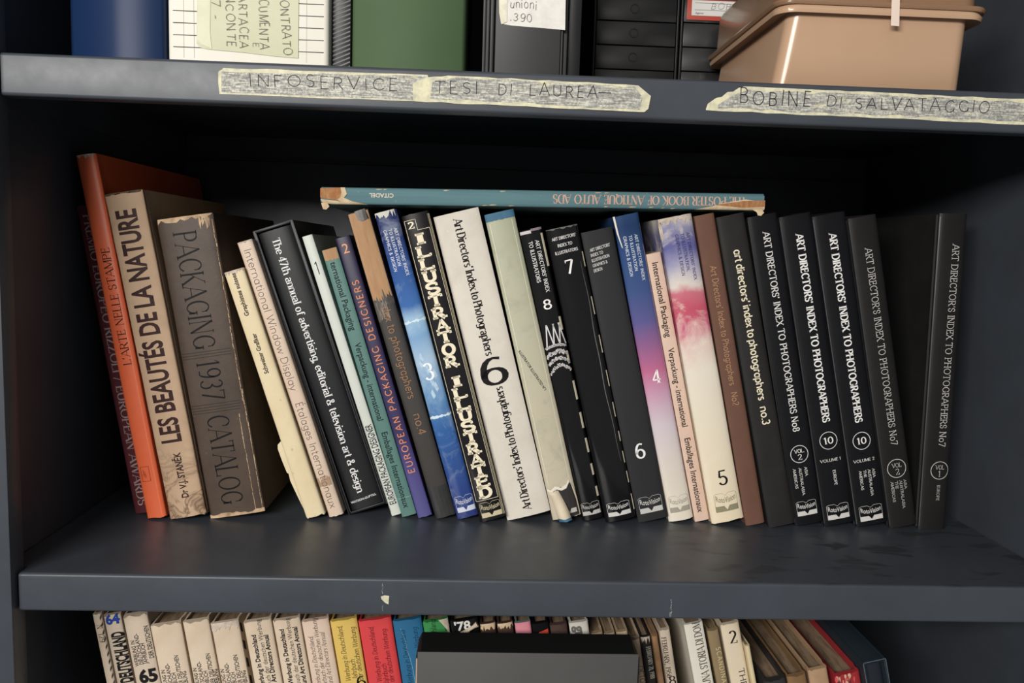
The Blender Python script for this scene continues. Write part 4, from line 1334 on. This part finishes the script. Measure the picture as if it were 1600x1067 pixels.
for body, p0, p1, hp in (('CONTRATO', (436, -14), (442, 87), 13), ('DOCUMENTA', (402, -26), (406, 77), 14), ('E', (394, 66), (394, 74), 9), ('CARTACEA', (371, -20), (374, 75), 13),
                         ('INCONTE', (351, -14), (354, 73), 13), ('7 -', (330, 0), (332, 30), 13)):
    hand(body, p0, p1, hp, .0335, r0, nt_)

# black ribbed folder
r0 = tag(empty('ribbed_folder', (.2597, .045, ZU)), 'narrow black ribbed folder between the white box and the green binder', 'folder', FILES)
k = MB(); k.box((0, 0, 0), (.0145, .24, .318), 0, .0008)
for i in range(90):
    z = .002 + i * .0034
    k.add([(0.0004, -.0003, z), (.0141, -.0003, z + .006), (.0141, -.0003, z + .0072), (.0004, -.0003, z + .0012)], [(0, 1, 2, 3)], 1)
k.build('body', [mat('black_plastic', '#18181a', .4, .4), mat('rib_grey', '#38393b', .4, .4)], r0)

# green binder
r0 = tag(empty('binder', (.2772, .032, ZU)), 'plain green binder in the middle of the upper shelf', 'binder', FILES)
wv = .3662 - .2772
GRN = mat('green_card', '#465d3c', .65, .2, '#3f5536', .5, 14)
prof = [(0, .27), (0, .003), (.003, 0), (wv - .003, 0), (wv, .003), (wv, .27), (wv - .0022, .27), (wv - .0022, .0026), (.0022, .0026), (.0022, .27)]
profile_box('cover', prof, .318, GRN, r0)
box_obj('page_block', (.006, .02, .004), (wv - .006, .26, .30), PAGES, r0)

# black binder with white label
r0 = tag(empty('binder', (.3800, .034, ZU)), 'black binder with ridged edges and a white handwritten paper label', 'binder', FILES)
wv = .4480 - .3800
BP = mat('black_binder_card', '#343334', .5, .4, '#3a393a', .5, 16)
k = MB(); k.box((.010, 0, 0), (wv - .006, .26, .318), 0, .0006)
for x0, x1, y in ((0, .0022, .010), (.0032, .0052, .006), (.0060, .0086, .002), (wv - .0055, wv - .0038, .002), (wv - .003, wv, .006)):
    k.box((x0, y, 0), (x1, .26, .318), 0, .0005)
k.box((.001, .012, .001), (wv - .001, .258, .317))
k.build('body', BP, r0)
lb = sheet([(779, -60), (885, -60), (883, 47), (850, 44), (800, 40), (783, 37), (780, 20)], .0336, r0, 'paper_label', mat('white_label', '#dedad2', .6, .3, '#c9c5bc', .7, 110), r0)
sheet([(779, -60), (793, -60), (792, 34), (784, 38), (780, 20)], .0331, r0, 'curled_tape', mat('note_tape_white', '#e0dac6', .4, .4, '#bfb493', .8, 120), lb)
hand('unioni', (796, 12), (839, 15), 13, .0330, r0, lb); hand('.390', (797, 33), (832, 34), 12, .0330, r0, lb)
box_obj('folder', (.4490, .05, ZU), (.4600, .28, ZU + .31), mat('black_plastic', '#18181a'), None, .0006)
tag(bpy.data.objects['folder'], 'plain thin black folder standing right of the labelled black binder', 'folder', FILES)

# drawer units
DR = mat('black_drawer_plastic', '#1c1c1d', .38, .4, '#212122', .5, 14)
DRD = mat('drawer_shell', '#101011', .45, .35)


def drawers(x0, x1, Y, seams_px, cx, holes, label, ncols_px):
    r = tag(empty('drawer_unit', (x0, Y, ZU)), label, 'drawers', 'small drawer units on the upper shelf')
    w = x1 - x0; hgt = .318
    k = MB(); k.box((0, .0, 0), (.0022, .19, hgt), 0, .0004); k.box((w - .0022, 0, 0), (w, .19, hgt), 0, .0004)
    k.box((.002, 0.002, hgt - .002), (w - .002, .19, hgt)); k.box((.002, .002, 0), (w - .002, .19, .0016)); k.box((.002, .188, .001), (w - .002, .19, hgt - .001))
    k.build('shell', DRD, r)
    zs = [at(cx, y, Y).z - ZU for y in seams_px]
    pitch = (zs[-1] - zs[0]) / (len(zs) - 1)
    z = zs[0]
    while z - pitch > .002: z -= pitch
    tops = []
    zb = .002
    while z < hgt - .003:
        tops.append((zb, z)); zb = z; z += pitch
    parts = []
    for a, b_ in tops:
        k = MB(); k.box((.0030, .0006, a + .0005), (w - .0030, .17, b_ - .0005), 0, .0005)
        d = k.build('drawer', DR, r)
        parts.append((a, b_, d))
        if holes and b_ - a > .01:
            hk = MB(); n = 24; zc = (a + b_) / 2 + .0006; R, q = .0050, .0013; hx = w * .475
            ring = lambda rr, y: [(hx + rr * math.cos(2 * math.pi * i / n), y, zc + rr * math.sin(2 * math.pi * i / n)) for i in range(n)]
            hk.loft([ring(R, .0008), ring(R, -.0002), ring(R - q, -.0002), ring(R - q, .0008)], 0, False, False)
            hk.build('finger_hole', mat('hole_black', '#060606', .4, .4), d)
    return r, parts, w


DY = .245
ru, pu, wu = drawers(at(927, 60, DY).x, at(1060, 60, DY).x, DY, (109, 72, 33), 990, True, 'black drawer unit with round finger holes on the upper shelf', None)
ru, pu, wu = drawers(at(1063, 60, DY).x, at(1184, 60, DY).x, DY, (112.5, 75.5, 36.5), 1110, False, 'black drawer unit with a red-framed label, behind the tan box', None)
a, b_, d = [p for p in pu if p[0] > at(1110, 45, DY).z - ZU][0]
ro = Vector(ru.location)
lx0, lx1 = at(1073, 20, DY).x - ro.x, at(1172, 20, DY).x - ro.x
lz0 = at(1110, 32.5, DY).z - ro.z
cx0, cz0, cx1 = at(1080, 26, DY).x - ro.x, at(1110, 25.5, DY).z - ro.z, at(1166, 20, DY).x - ro.x
lf = MB(); lf.box((lx0, -.0006, lz0), (lx1, .0006, b_ - .0012), 0, .0004)
fr = lf.build('label_frame', mat('red_plastic', '#b8412d', .45, .3), d)
box_obj('label_card', (cx0, -.0009, cz0), (cx1, -.0004, b_ - .0022), mat('label_card_white', '#d9d6d0', .6), fr, .0001)
k = MB()
for z in (.0055, .0125, .0165): quad(k, cx0 + .003, cz0 + z, cx1 - .003, cz0 + z + .0004)
mesh('label_rule', [(v[0], -.00105, v[1]) for v in k.v], k.f, ink('#55555a'), fr)
mb = stroke_text('BOB.', .0064, 'handl', .024, jit=.1, slant=.25)
mesh('handwriting', [(v[0] + cx0 + .020, -.0011, v[1] + cz0 + .0072) for v in mb.v], mb.f, ink('#35353a'), fr)
mb = stroke_text('N', .0045, 'handl', .004, slant=.3)
mesh('handwriting', [(v[0] + cx0 + .040, -.0011, v[1] + cz0 + .0014) for v in mb.v], mb.f, ink('#35353a'), fr)
mb = sans_text('Agenor', .0020, None, .0)
mesh('printed_word', [(v[0] + cx0 + .004, -.0011, v[1] + cz0 + .0015) for v in mb.v], mb.f, ink('#33333a'), fr)

# tan storage box
pl = at(1222, 20, .035); pr = at(1543, 20, .035)
bl_ = at(1198, 128, .045); br_ = at(1497, 140, .045)
rim_z = at(1240, 19, .035).z - ZU
x0t, x1t = pl.x + .006, pr.x - .014
x0b, x1b = bl_.x + .004, br_.x
r0 = tag(empty('storage_box', ((x0b + x1b) / 2, .04, ZU)), 'tan plastic storage box with a lid at the right end of the upper shelf', 'storage box')
ox = (x0b + x1b) / 2
TAN = mat('tan_plastic', '#bd9878', .26, .5, '#b38d6c', .4, 10)
TAND = mat('tan_lid_plastic', '#a8805f', .22, .5, '#9c7454', .4, 10)
TAND.node_tree.nodes['Principled BSDF'].inputs['Transmission Weight'].default_value = .35
Dd = .195
k = MB()
rings = []
for t in (0, .03, .5, 1):
    xa, xb = x0b + (x0t - x0b) * t, x1b + (x1t - x1b) * t
    ins = .0022 if t == 0 else 0
    rings.append(rrect((xa + xb) / 2 - ox, Dd / 2 - .004 * t, (xb - xa) / 2 - ins, Dd / 2 + .003 * t - ins, .011, t * rim_z, 8))
xa, xb = x0t, x1t
for g, z in ((.009, rim_z), (.011, rim_z - .002), (.012, rim_z + .001), (.010, rim_z + .004)):
    rings.append(rrect((xa + xb) / 2 - ox, Dd / 2 - .004, (xb - xa) / 2 + g, Dd / 2 + .003 + g * .6, .016, z, 8))
k.loft(rings); k.build('body', TAN, r0, 50)
k = MB()
rings = []
for g, z in ((.0125, rim_z + .0042), (.0135, rim_z + .006), (.0125, rim_z + .008), (.006, rim_z + .0085), (.0045, rim_z + .045), (.002, rim_z + .049), (-.01, rim_z + .050)):
    rings.append(rrect((xa + xb) / 2 - ox, Dd / 2 - .004, (xb - xa) / 2 + g, Dd / 2 + .003 + g * .6, .015, z, 8))
k.loft(rings); k.build('lid', TAND, r0, 50)
cl = [at(1322, 9, .030), at(1445, 13, .030)]
box_obj('lid_clip', (cl[0].x - ox, -.0095, rim_z + .0084), (cl[1].x - ox, -.004, rim_z + .030), mat('tan_dark_clip', '#7e5d49', .3), r0, .001)
sheet([(1396, -70), (1408, -70), (1405, 41), (1392, 40)], .0248, r0, 'tape_strip', mat('pale_tape', '#e2cdbd', .5, .4), r0)

# ------------------------------------------------------------------ lower row
LG = 'books in the row under the middle shelf'


PREV = []


def low(name, tl, tr, Y, lean, D, cover, label, **kw):
    a, c_ = at(*tl, Y), at(*tr, Y)
    le = rad(lean)
    w = (c_.x - a.x) * math.cos(le) + (c_.z - a.z) * math.sin(le)
    w = kw.pop('w', None) or (c_.x - a.x) / math.cos(le) * .985
    z0 = Z_LOW + .0003
    h = (a.z - z0) / math.cos(le)
    x = a.x + math.sin(le) * h
    kw.setdefault('hard', True); kw.setdefault('pages', PAGES_SHADED)
    if PREV:                                  # stand clear of the neighbour on the left
        px_, ph, pw_, pl = PREV
        need = 0
        for t in (0, ph):
            qx = px_ + math.cos(pl) * pw_ - math.sin(pl) * t; qz = math.sin(pl) * pw_ + math.cos(pl) * t
            need = max(need, (qx - x) * math.cos(le) + qz * math.sin(le) + .0004)
        if need > 0:
            x += need / math.cos(le); w -= need * .9
    PREV[:] = [x, h, w, le]
    return Book(name, x, Y, lean, h, w, D, cover, label, LG, z=z0, **kw)


def low_u(b, body, end, H, style, col, name='title_lettering', ws=1.0, **kw):
    """reads upward, last letter ends at the photo pixel `end`"""
    mb = text_mb(body, H, style, None, wscale=ws, **kw)
    u, v = b.uv(*end); L = mb.length; u = max(H / 2 + .0004, min(b.w - H / 2 - .0006, u))
    return b.place(mb, lambda x, y: (u - (y - H / 2), v - L + x), name, ink(col))


def low_d(b, body, start, H, style, col, name='title_lettering', ws=1.0, **kw):
    mb = text_mb(body, H, style, None, wscale=ws, **kw)
    u, v = b.uv(*start); u = max(H / 2 + .0004, min(b.w - H / 2 - .0006, u))
    return b.place(mb, lambda x, y: (u + (y - H / 2), v - x), name, ink(col))


def low_h(b, body, left, H, style, col, L, name='volume_number', **kw):
    mb = text_mb(body, H, style, L, **kw)
    u, v = b.uv(*left); u = max(.0004, min(b.w - L - .0006, u))
    return b.place(mb, lambda x, y: (u + x, v + y), name, ink(col))


LE = 9.6
JK = mat('cream_worn_jacket', '#d3bfa6', .6, .35, '#bfa88c', .55, 26, speck='#e3d5c3')
JK2 = mat('greyish_worn_jacket', '#c6b49f', .6, .35, '#b09a82', .55, 24, speck='#d9cab8')
JK3 = mat('pink_cream_jacket', '#d6bda8', .55, .35, '#c6a890', .5, 24)
K = '#1c1a1a'
YL = .085
b = low('paperback_book', (143, 960), (157, 958), YL, LE, .2, JK, 'narrow cream spine with an issue number, leftmost of the lower row', hard=False, wear=.001)
low_d(b, 'N\u00ba 129', (155, 976), .0050, 'roman', K)
for i in range(14):
    b.poly([(.80, .012 + .02 * i), (.97, .004 + .02 * i), (.97, .012 + .02 * i), (.80, .020 + .02 * i)], ink('#4a4740'), 'edge_stripe')
b = low('hardcover_book', (160, 962), (187, 958), YL, LE, .21, JK2, 'spine with blue 64 over black condensed capitals in the lower row', wear=.002)
low_h(b, '64', (166, 976), .0085, 'sansx', '#1f3f8f', .0125)
low_u(b, 'DEUTSCHLAND', (183, 987), .0102, 'sansx', K, ws=.46)
b = low('hardcover_book', (190, 962), (229, 958), YL, LE, .21, JK2, 'worn cream spine with a big black 65 in the lower row', wear=.004)
for s_, e in (('WERBUNG IN', (206.6, 1001)), ('DEUTSCHLAND-', (212, 990)), ('JAHRBUCH', (222, 1005)), ('DER DEUTSCHEN', (227, 978))):
    low_u(b, s_, e, .0037, 'sansm', K, ws=.74)
low_h(b, '65', (219, 1067), .0115, 'sansx', K, .0165)
for tl, tr, yy, lab in (((231, 978), (281, 966), 1024, 'worn blank-headed cream spine right of the big 65'), ((284, 972), (325, 966), 1021, 'worn cream spine second to the right of the big 65'), ((328, 975), (372, 968), 1023, 'worn cream spine with a torn head beside the striped hinge')):
    b = low('hardcover_book', tl, tr, YL, LE, .21, JK, lab, wear=.003)
    o = {231: 0, 284: 49.5, 328: 92.5}[tl[0]]
    for s_, e in (('WERBUNG IN', (254 + o, yy + 23)), ('DEUTSCHLAND-', (260.6 + o, yy + 13)), ('JAHRBUCH', (271 + o, yy + 27)), ('DER DEUTSCHEN', (274.6 + o, yy)), ('WERBUNG', (287 + o, yy + 25))):
        low_u(b, s_, e, .0037, 'sansm', K, ws=.74)
    if o > 80:
        b.band(0, .018, WORN, 'torn_edge', rag1=.008, seed=5, lift=.0004)
        for i in range(8): b.side_band(1, [(.001, .01 + .05 * i), (.006, .02 + .05 * i), (.006, .045 + .05 * i), (.001, .035 + .05 * i)], ink('#1d1c1c'), 'hinge_stripe')
for tl, tr, ends, lab in (((379, 972), (423, 965), ((395.7, 992), (402.4, 968), (415, 992)), 'cream spine with three upright lines of text, left of a similar pair'), ((425, 970), (468, 964), ((439.5, 983), (448, 966), (460, 979.5)), 'cream spine with three text lines, second of three alike')):
    b = low('hardcover_book', tl, tr, YL, LE, .21, JK, lab, wear=.002)
    for s_, e, st, co in zip(('Werbung in Deutschland', 'Jahrbuch der deutschen Werbung', 'und Art Directors Annual'), ends, ('sansb', 'sans', 'sansb'), (K, '#4b443e', K)):
        low_u(b, s_, e, .0042, st, co, ws=.86)
b = low('hardcover_book', (470, 971), (513, 966), YL, LE, .21, JK3, 'pinkish cream spine with serif text, left of the yellow spine', wear=.002)
for s_, e in (('Werbung in Deutschland,', (485, 994)), ('Jahrbuch der deutschen Werbung', (490, 966)), ('und Art Directors Annual', (503, 988))):
    low_u(b, s_, e, .0042, 'italic', '#5a4a42', slant=.18, ws=.9)
for nm, tl, tr, co, dk, ic, ends, lab in (('yellow', (515, 971), (557, 966), '#d9b650', '#c7a03c', '#33291c', ((530, 978), (550, 1030), (550, 980)), 'yellow spine in the lower row beside the red one'),
                                     ('red', (559, 971), (611, 966), '#d8383c', '#c42e34', '#5a1418', ((579, 979), (599, 1037), (599, 983)), 'bright red spine in the lower row')):
    b = low('hardcover_book', tl, tr, YL, LE, .21, mat(nm + '_jacket', co, .4, .45, dk, .4, 16), lab, wear=.001)
    for s_, e in zip(('Werbung in Deutschland,', 'Jahrbuch', 'der deutschen Werbung'), ends): low_u(b, s_, e, .0047, 'italic', ic, slant=.18, ws=.85)
    if nm == 'yellow': low_h(b, '6', (564, 1074), .011, 'num', K, .009)
b = low('hardcover_book', (613, 971), (658, 967), YL, LE, .21, mat('blue_jacket', '#1d6690', .4, .45, '#17567c', .5, 16), 'blue spine with a creased film edge in the lower row', wear=.001)
low_u(b, 'Werbung in Deutschland', (628, 985), .0048, 'italic', '#0e3a58', slant=.18, ws=.85)
low_u(b, 'Jahrbuch der deutschen Werbung', (647, 980), .0048, 'italic', '#0e3a58', slant=.18, ws=.85)
mb = MB(); r = random.Random(4); pts = [(625, 982), (629, 992), (634, 1003), (636, 1016), (641, 1030), (645, 1046), (650, 1075)]
for (xa_, ya_), (xb_, yb_) in zip(pts, pts[1:]):
    ua, va = b.uv(xa_, ya_); ub, vb = b.uv(xb_, yb_); mb.add([(ua, va, 0), (ua + .0005, va, 0), (ub + .0005, vb, 0), (ub, vb, 0)], [(0, 1, 2, 3)])
b.place(mb, lambda x, y: (x, y), 'film_crease_and_sheen', ink('#6f9db8'))
b = low('hardcover_book', (660, 972), (700, 968), YL, LE, .21, mat('green_jacket', '#2f8a45', .4, .45, '#26753a', .5, 16), 'green spine in the lower row, right of the blue spine', wear=.002)
low_u(b, 'Werbung in Deutschland', (675, 968), .0050, 'italic', '#123a1c', slant=.18, ws=.85)
low_u(b, 'Jahrbuch der Werbung', (696, 976), .0050, 'italic', '#123a1c', slant=.18, ws=.85)
b.poly([(.62, .0), (1.0, .0), (1.0, .06), (.9, .03), (.75, .012)], WORN, 'torn_edge', lift=.0004)
BKG = mat('black_gloss_low', '#151516', .3, .45)
b = low('hardcover_book', (703, 971), (746, 969), YL, LE, .21, BKG, "black spine with a white year '78 partly behind the grey case", wear=.001)
low_h(b, "'78", (711, 986), .0080, 'sansb', '#d8d6d2', .0150)
# rolled torn paper
mb = MB(); pA, pB = at(716, 996, YL - .003), at(746, 975, YL - .003)
o = Vector((b.x, b.Y, b.z)); ax = (pB - pA); 
u_ = Vector((0, 1, 0)); v_ = ax.normalized().cross(u_)
ringsl = []
Mi = b.root.matrix_basis.to_3x3().inverted() if False else Matrix.Rotation(b.lean, 3, 'Y')
for t in (0, .2, .4, .6, .8, 1):
    cc = pA + ax * t; rr = .0022 + .0008 * math.sin(t * 7)
    ringsl.append([tuple(Mi @ (cc + (u_ * math.cos(2 * math.pi * i / 10) + v_ * math.sin(2 * math.pi * i / 10)) * rr - o)) for i in range(10)])
mb.loft(ringsl); mb.build('rolled_torn_jacket', JK2, b.cover, 60)
BRW = mat('dark_brown_cloth', '#4a3129', .65, .3, '#3c261f', .5, 30)
for tl, tr, lab in (((749, 976), (774, 970), 'dark brown spine with torn cream head, left of a similar one'), ((776, 975), (801, 970), 'dark brown spine with torn cream head beside the pink-headed one')):
    b = low('hardcover_book', tl, tr, YL, LE, .21, BRW, lab, wear=.001)
    b.band(0, .012, TORN, 'torn_edge', u0=.05, u1=1, rag1=.008, seed=tl[0], lift=.0006)
    u, v = b.uv(tl[0] + 8, 994)
    b.poly([(u / b.w, 1 - v / b.h), (u / b.w + .5, 1 - v / b.h - .004), (u / b.w + .5, 1 - v / b.h + .06), (u / b.w, 1 - v / b.h + .06)], mat('tan_label', '#b99a6a', .7), 'spine_label')
b = low('hardcover_book', (804, 974), (829, 970), YL, LE, .21, mat('grey_green_cloth', '#6d7d74', .6), 'pink-headed spine over grey in the lower row', wear=.0008)
b.band(0, .055, mat('pink_card', '#dc8596', .6), 'pink_headband', rag1=.002, lift=.0004)
u, v = b.uv(809, 986); q = 1 - v / b.h
b.poly([(.18, q), (.78, q), (.78, q + .08), (.18, q + .08)], ink('#2a2b29'), 'spine_label')
b = low('hardcover_book', (831, 975), (857, 972), YL, LE, .21, BKG, 'black spine with an orange mark, right of the pink-headed one', wear=.001)
u, v = b.uv(841, 988); q = 1 - v / b.h
b.poly([(.35, q), (.92, q - .006), (.96, q + .03), (.80, q + .032), (.74, q + .012), (.58, q + .016), (.62, q + .03), (.36, q + .034)], ink('#d4462c'), 'printed_mark')
b = low('hardcover_book', (859, 977), (886, 972), YL, LE, .21, mat('brown_grain_cloth', '#4f3b35', .7, .3, '#3f2d28', .8, 90), 'grainy brown spine left of the white one with grey letters', wear=.001)
u, v = b.uv(866, 996); q = 1 - v / b.h
b.poly([(.28, q), (.8, q - .004), (.8, q + .06), (.28, q + .06)], ink('#3a3331'), 'spine_label')
b = low('hardcover_book', (889, 974), (919, 970), YL, LE, .21, mat('white_card', '#cfc9c0', .6), 'white spine with chunky grey letters reading downward', wear=.0005)
low_d(b, 'graphis', (905, 977), .0088, 'sansx', '#6a6762', ws=.95)
# magazines
MG = mat('tan_magazine', '#b59a7c', .8, .25, '#8d7355', .7, 50, speck='#cbb598')
for tl, tr, Y, lab in (((922, 990), (942, 985), .09, 'tattered tan magazine first right of the white spine'), ((944, 990), (961, 985), .09, 'tattered tan magazine between two similar worn magazines'), ((963, 988), (981, 984), .09, 'tattered pale magazine third from the white spine')):
    b = low('magazine', tl, tr, Y, LE + .4, .20, MG, lab, hard=False, wear=.004, pages=PAGES_SHADED)
    b.band(0, .02, TORN, 'torn_edge', rag1=.016, seed=tl[0], lift=.0004)
b = low('magazine', (984, 998), (1000, 994), .088, LE + .6, .20, mat('pale_tan_card', '#c9ae90', .75, .3, '#a98a69', .5, 40), 'pale tan magazine left of the narrow black spine', hard=False, wear=.002, pages=PAGES_SHADED)
low_d(b, 'OCTOBER', (1003, 1040), .0050, 'geo', '#4a3b30')
b = low('paperback_book', (1001, 996), (1016, 992), .085, LE + .9, .20, mat('black_worn_card', '#232120', .5, .4, '#2e2b29', .6, 50), 'narrow black spine with small white date lettering', hard=False, wear=.003, pages=PAGES_SHADED)
low_d(b, 'FEBRUARY 21, 1981', (1014, 1010), .0046, 'book', '#bdb6aa', ws=.7)
b.band(0, .012, WORN, 'torn_edge', rag1=.01, seed=2, lift=.0004)
b = low('paperback_book', (1018, 993), (1028, 989), .085, LE + 1.0, .20, mat('worn_brown_card', '#9c7550', .8, .25, '#7c5838', .7, 60), 'narrow stripped brown spine between black and cream dated spines', hard=False, wear=.003, pages=PAGES_SHADED)
b = low('paperback_book', (1030, 985), (1047, 980), .085, LE + 1.4, .20, mat('cream_dated_card', '#c8b7a2', .75, .3, '#b09c84', .5, 40), 'cream spine lettered with a month and 1956', hard=False, wear=.001, pages=PAGES_SHADED)
low_d(b, 'FEBRUARY, 1956', (1037, 996), .0044, 'book', '#3b2a22', ws=1.05)
low_h(b, '8', (1046, 1071), .009, 'num', K, .007)
b = low('paperback_book', (1069, 977), (1098, 972), .082, 13.2, .20, mat('white_paperback_card', '#dcd6c8', .55, .4, '#cfc6b4', .4, 20), 'white spine with brown serif capitals reading upward', hard=False, b2=.0006, pages=PAGES_SHADED)
low_u(b, 'UNA STORIA DI DOM', (1087, 972), .0074, 'book', '#5b5148', ws=.74)
b = low('hardcover_book', (1105, 986), (1123, 981), .085, 13.3, .20, mat('olive_tan_cloth', '#8f7a58', .65, .3, '#7c6746', .5, 30), 'narrow olive tan spine with pale spaced capitals', wear=.001, pages=PAGES_SHADED)
low_d(b, 'SCANDINAVIAN', (1122, 1011), .0046, 'futura', '#cdbb8a', ws=1.1)
b = low('hardcover_book', (1126, 977), (1155, 972), .083, 13.4, .21, mat('cream_gloss_jacket', '#dccbae', .45, .4, '#c9b492', .4, 22), 'cream spine with a large black 2 and spaced capitals', wear=.001)
low_h(b, '2', (1141, 1006), .0125, 'num', K, .0075)
low_d(b, 'THE ANNUAL', (1158, 1044), .0056, 'friz', K, ws=1.5)
b = low('paperback_book', (1163, 1010), (1172, 1007), .078, 13.5, .19, mat('pale_yellow_card', '#d8c69c', .65, .3, '#c4ae80', .5, 30), 'thin pale yellow pamphlet left of the black torn book', hard=False, pages=PAGES_SHADED)
b = low('hardcover_book', (1194, 1064), (1228, 1056), .066, 13.6, .22, mat('black_worn_cloth', '#2b2a2b', .5, .4, '#3a393a', .6, 60), 'black cloth book with frayed head showing its page tops', wear=.003, pages=PAGES_SHADED, page_drop=.006)
b = low('hardcover_book', (1230, 1058), (1260, 1046), .068, 13.7, .22, mat('brown_paper_wrap', '#86653f', .75, .3, '#6d4f30', .6, 40), 'brown paper-covered book right of the frayed black one', wear=.002, pages=PAGES_SHADED, page_drop=.006)
b = low('hardcover_book', (1263, 1048), (1293, 1041), .070, 13.8, .22, mat('tan_cloth', '#b18e6b', .75, .3, '#96744f', .5, 40), 'tan spine left of the frayed red book', wear=.0015, pages=PAGES_SHADED, page_drop=.005)
RC = mat('red_cloth', '#a8242c', .55, .35, '#7f1a22', .5, 30)
b = low('hardcover_book', (1304, 1056), (1344, 1044), .068, 13.9, .235, RC, 'red cloth book with a badly frayed spine head', wear=.003, pages=PAGES_SHADED, page_drop=.006)
FRY = mat('frayed_red_edge', '#c9837a', .8, .2, '#d8b79a', .9, 150)
for i in range(16):
    r = random.Random(200 + i); u = r.uniform(.02, .92); q = r.uniform(.0, .022); ww = r.uniform(.03, .08)
    mt_ = (FRY, mat('frayed_thread', '#c9ad86', .85, .2), mat('frayed_red', '#d2484a', .6), mat('frayed_dark', '#4c2a24', .8))[i % 4]
    b.poly([(u, q), (min(.99, u + ww), q), (min(.99, u + ww * 1.3), q + r.uniform(.006, .014)), (u + ww * .3, q + r.uniform(.010, .026)), (max(0, u - ww * .4), q + r.uniform(.004, .010))], mt_, 'frayed_edge', lift=.0004 + .00006 * i)
# dark slipcase at the right
pT = at(1348, 1036, .06); pR = at(1384, 1029, .06); le = rad(13.9); wv = (pR.x - pT.x) / math.cos(le); z0 = Z_LOW + .0003
hh = (pT.z - z0) / math.cos(le); x_ = pT.x + math.sin(le) * hh
sl = tag(empty('slipcase', (x_, .06, z0), (0, -le, 0)), 'dark blue-grey slipcase at the right end of the lower row', 'slipcase')
DS = mat('dark_blue_case', '#1f2830', .45, .4, '#263038', .5, 24)
mb = MB(); tk = .0022; Ds = .235
mb.box((0, 0, 0), (tk, Ds, hh), 0, .0006); mb.box((wv - tk, 0, 0), (wv, Ds, hh), 0, .0006)
mb.box((tk * .8, .0002, hh - tk), (wv - tk * .8, Ds, hh), 0, .0006); mb.box((tk * .8, .0002, 0), (wv - tk * .8, Ds, tk), 0, .0006)
mb.box((tk * .8, Ds - tk, tk * .8), (wv - tk * .8, Ds, hh - tk * .8)); mb.build('case_shell', DS, sl)
k = MB()
for q in ((0, 0, .0006, hh), (wv - .0006, 0, wv, hh), (0, hh - .0006, wv, hh)):
    k.add([(q[0], -.00015, q[1]), (q[2], -.00015, q[1]), (q[2], -.00015, q[3]), (q[0], -.00015, q[3])], [(0, 1, 2, 3)])
k.build('worn_rim', mat('case_rim', '#56626c', .5), sl)
cs, sn = math.cos(le), math.sin(le); o1, o2 = tk + .0004, tk + .0002
Book('hardcover_book', x_ + cs * o1 - sn * o2, .066, 13.9, hh - 2 * tk - .004, wv - 2 * tk - .0008, .22, mat('dark_navy_cloth', '#1b222b', .55), 'dark navy book sitting inside the blue-grey slipcase', LG, z=z0 + sn * o1 + cs * o2)

# grey case in front of the lower row
pT = at(650, 1016, .028); pR = at(1000, 1020, .028)
r0 = tag(empty('flat_case', (pT.x, .028, Z_LOW + .0003), (0, math.atan2(pT.z - pR.z, pR.x - pT.x), 0)), 'flat charcoal case standing in front of the lower books, black along its top', 'case')
wv = (pR - pT).length; hh = pT.z - Z_LOW - .0006 - .0012; 
dz = abs(pR.z - pT.z) + .0003
GC = mat('charcoal_case_cloth', '#4c4b4a', .6, .35, '#454443', .5, 14)
BKC = mat('case_black_edge', '#121212', .6, .3)
k = MB(); k.box((.0012, 0, dz), (wv - .0012, .0008, hh), 0, .0003); k.build('front_panel', GC, r0)
k = MB(); prof = [(0, .0012, dz), (0, .0012, hh - .004), (.004, .0012, hh), (wv - .004, .0012, hh), (wv, .0012, hh - .004), (wv, .0012, dz)]
prof2 = [(x, .0330, z) for x, y, z in prof]
prof2 = [(0, .0330, dz), (0, .0330, hh - .004), (.003, .0330, hh + .0022), (wv - .003, .0330, hh + .0022), (wv, .0330, hh - .004), (wv, .0330, dz)]
k.loft([prof, prof2]); k.build('body', BKC, r0, 30)
k = MB(); k.box((.0, -.0002, dz), (.0012, .0012, hh - .006), 0, .0002); k.build('worn_edge', mat('case_pale_edge', '#b08d72', .8), r0)
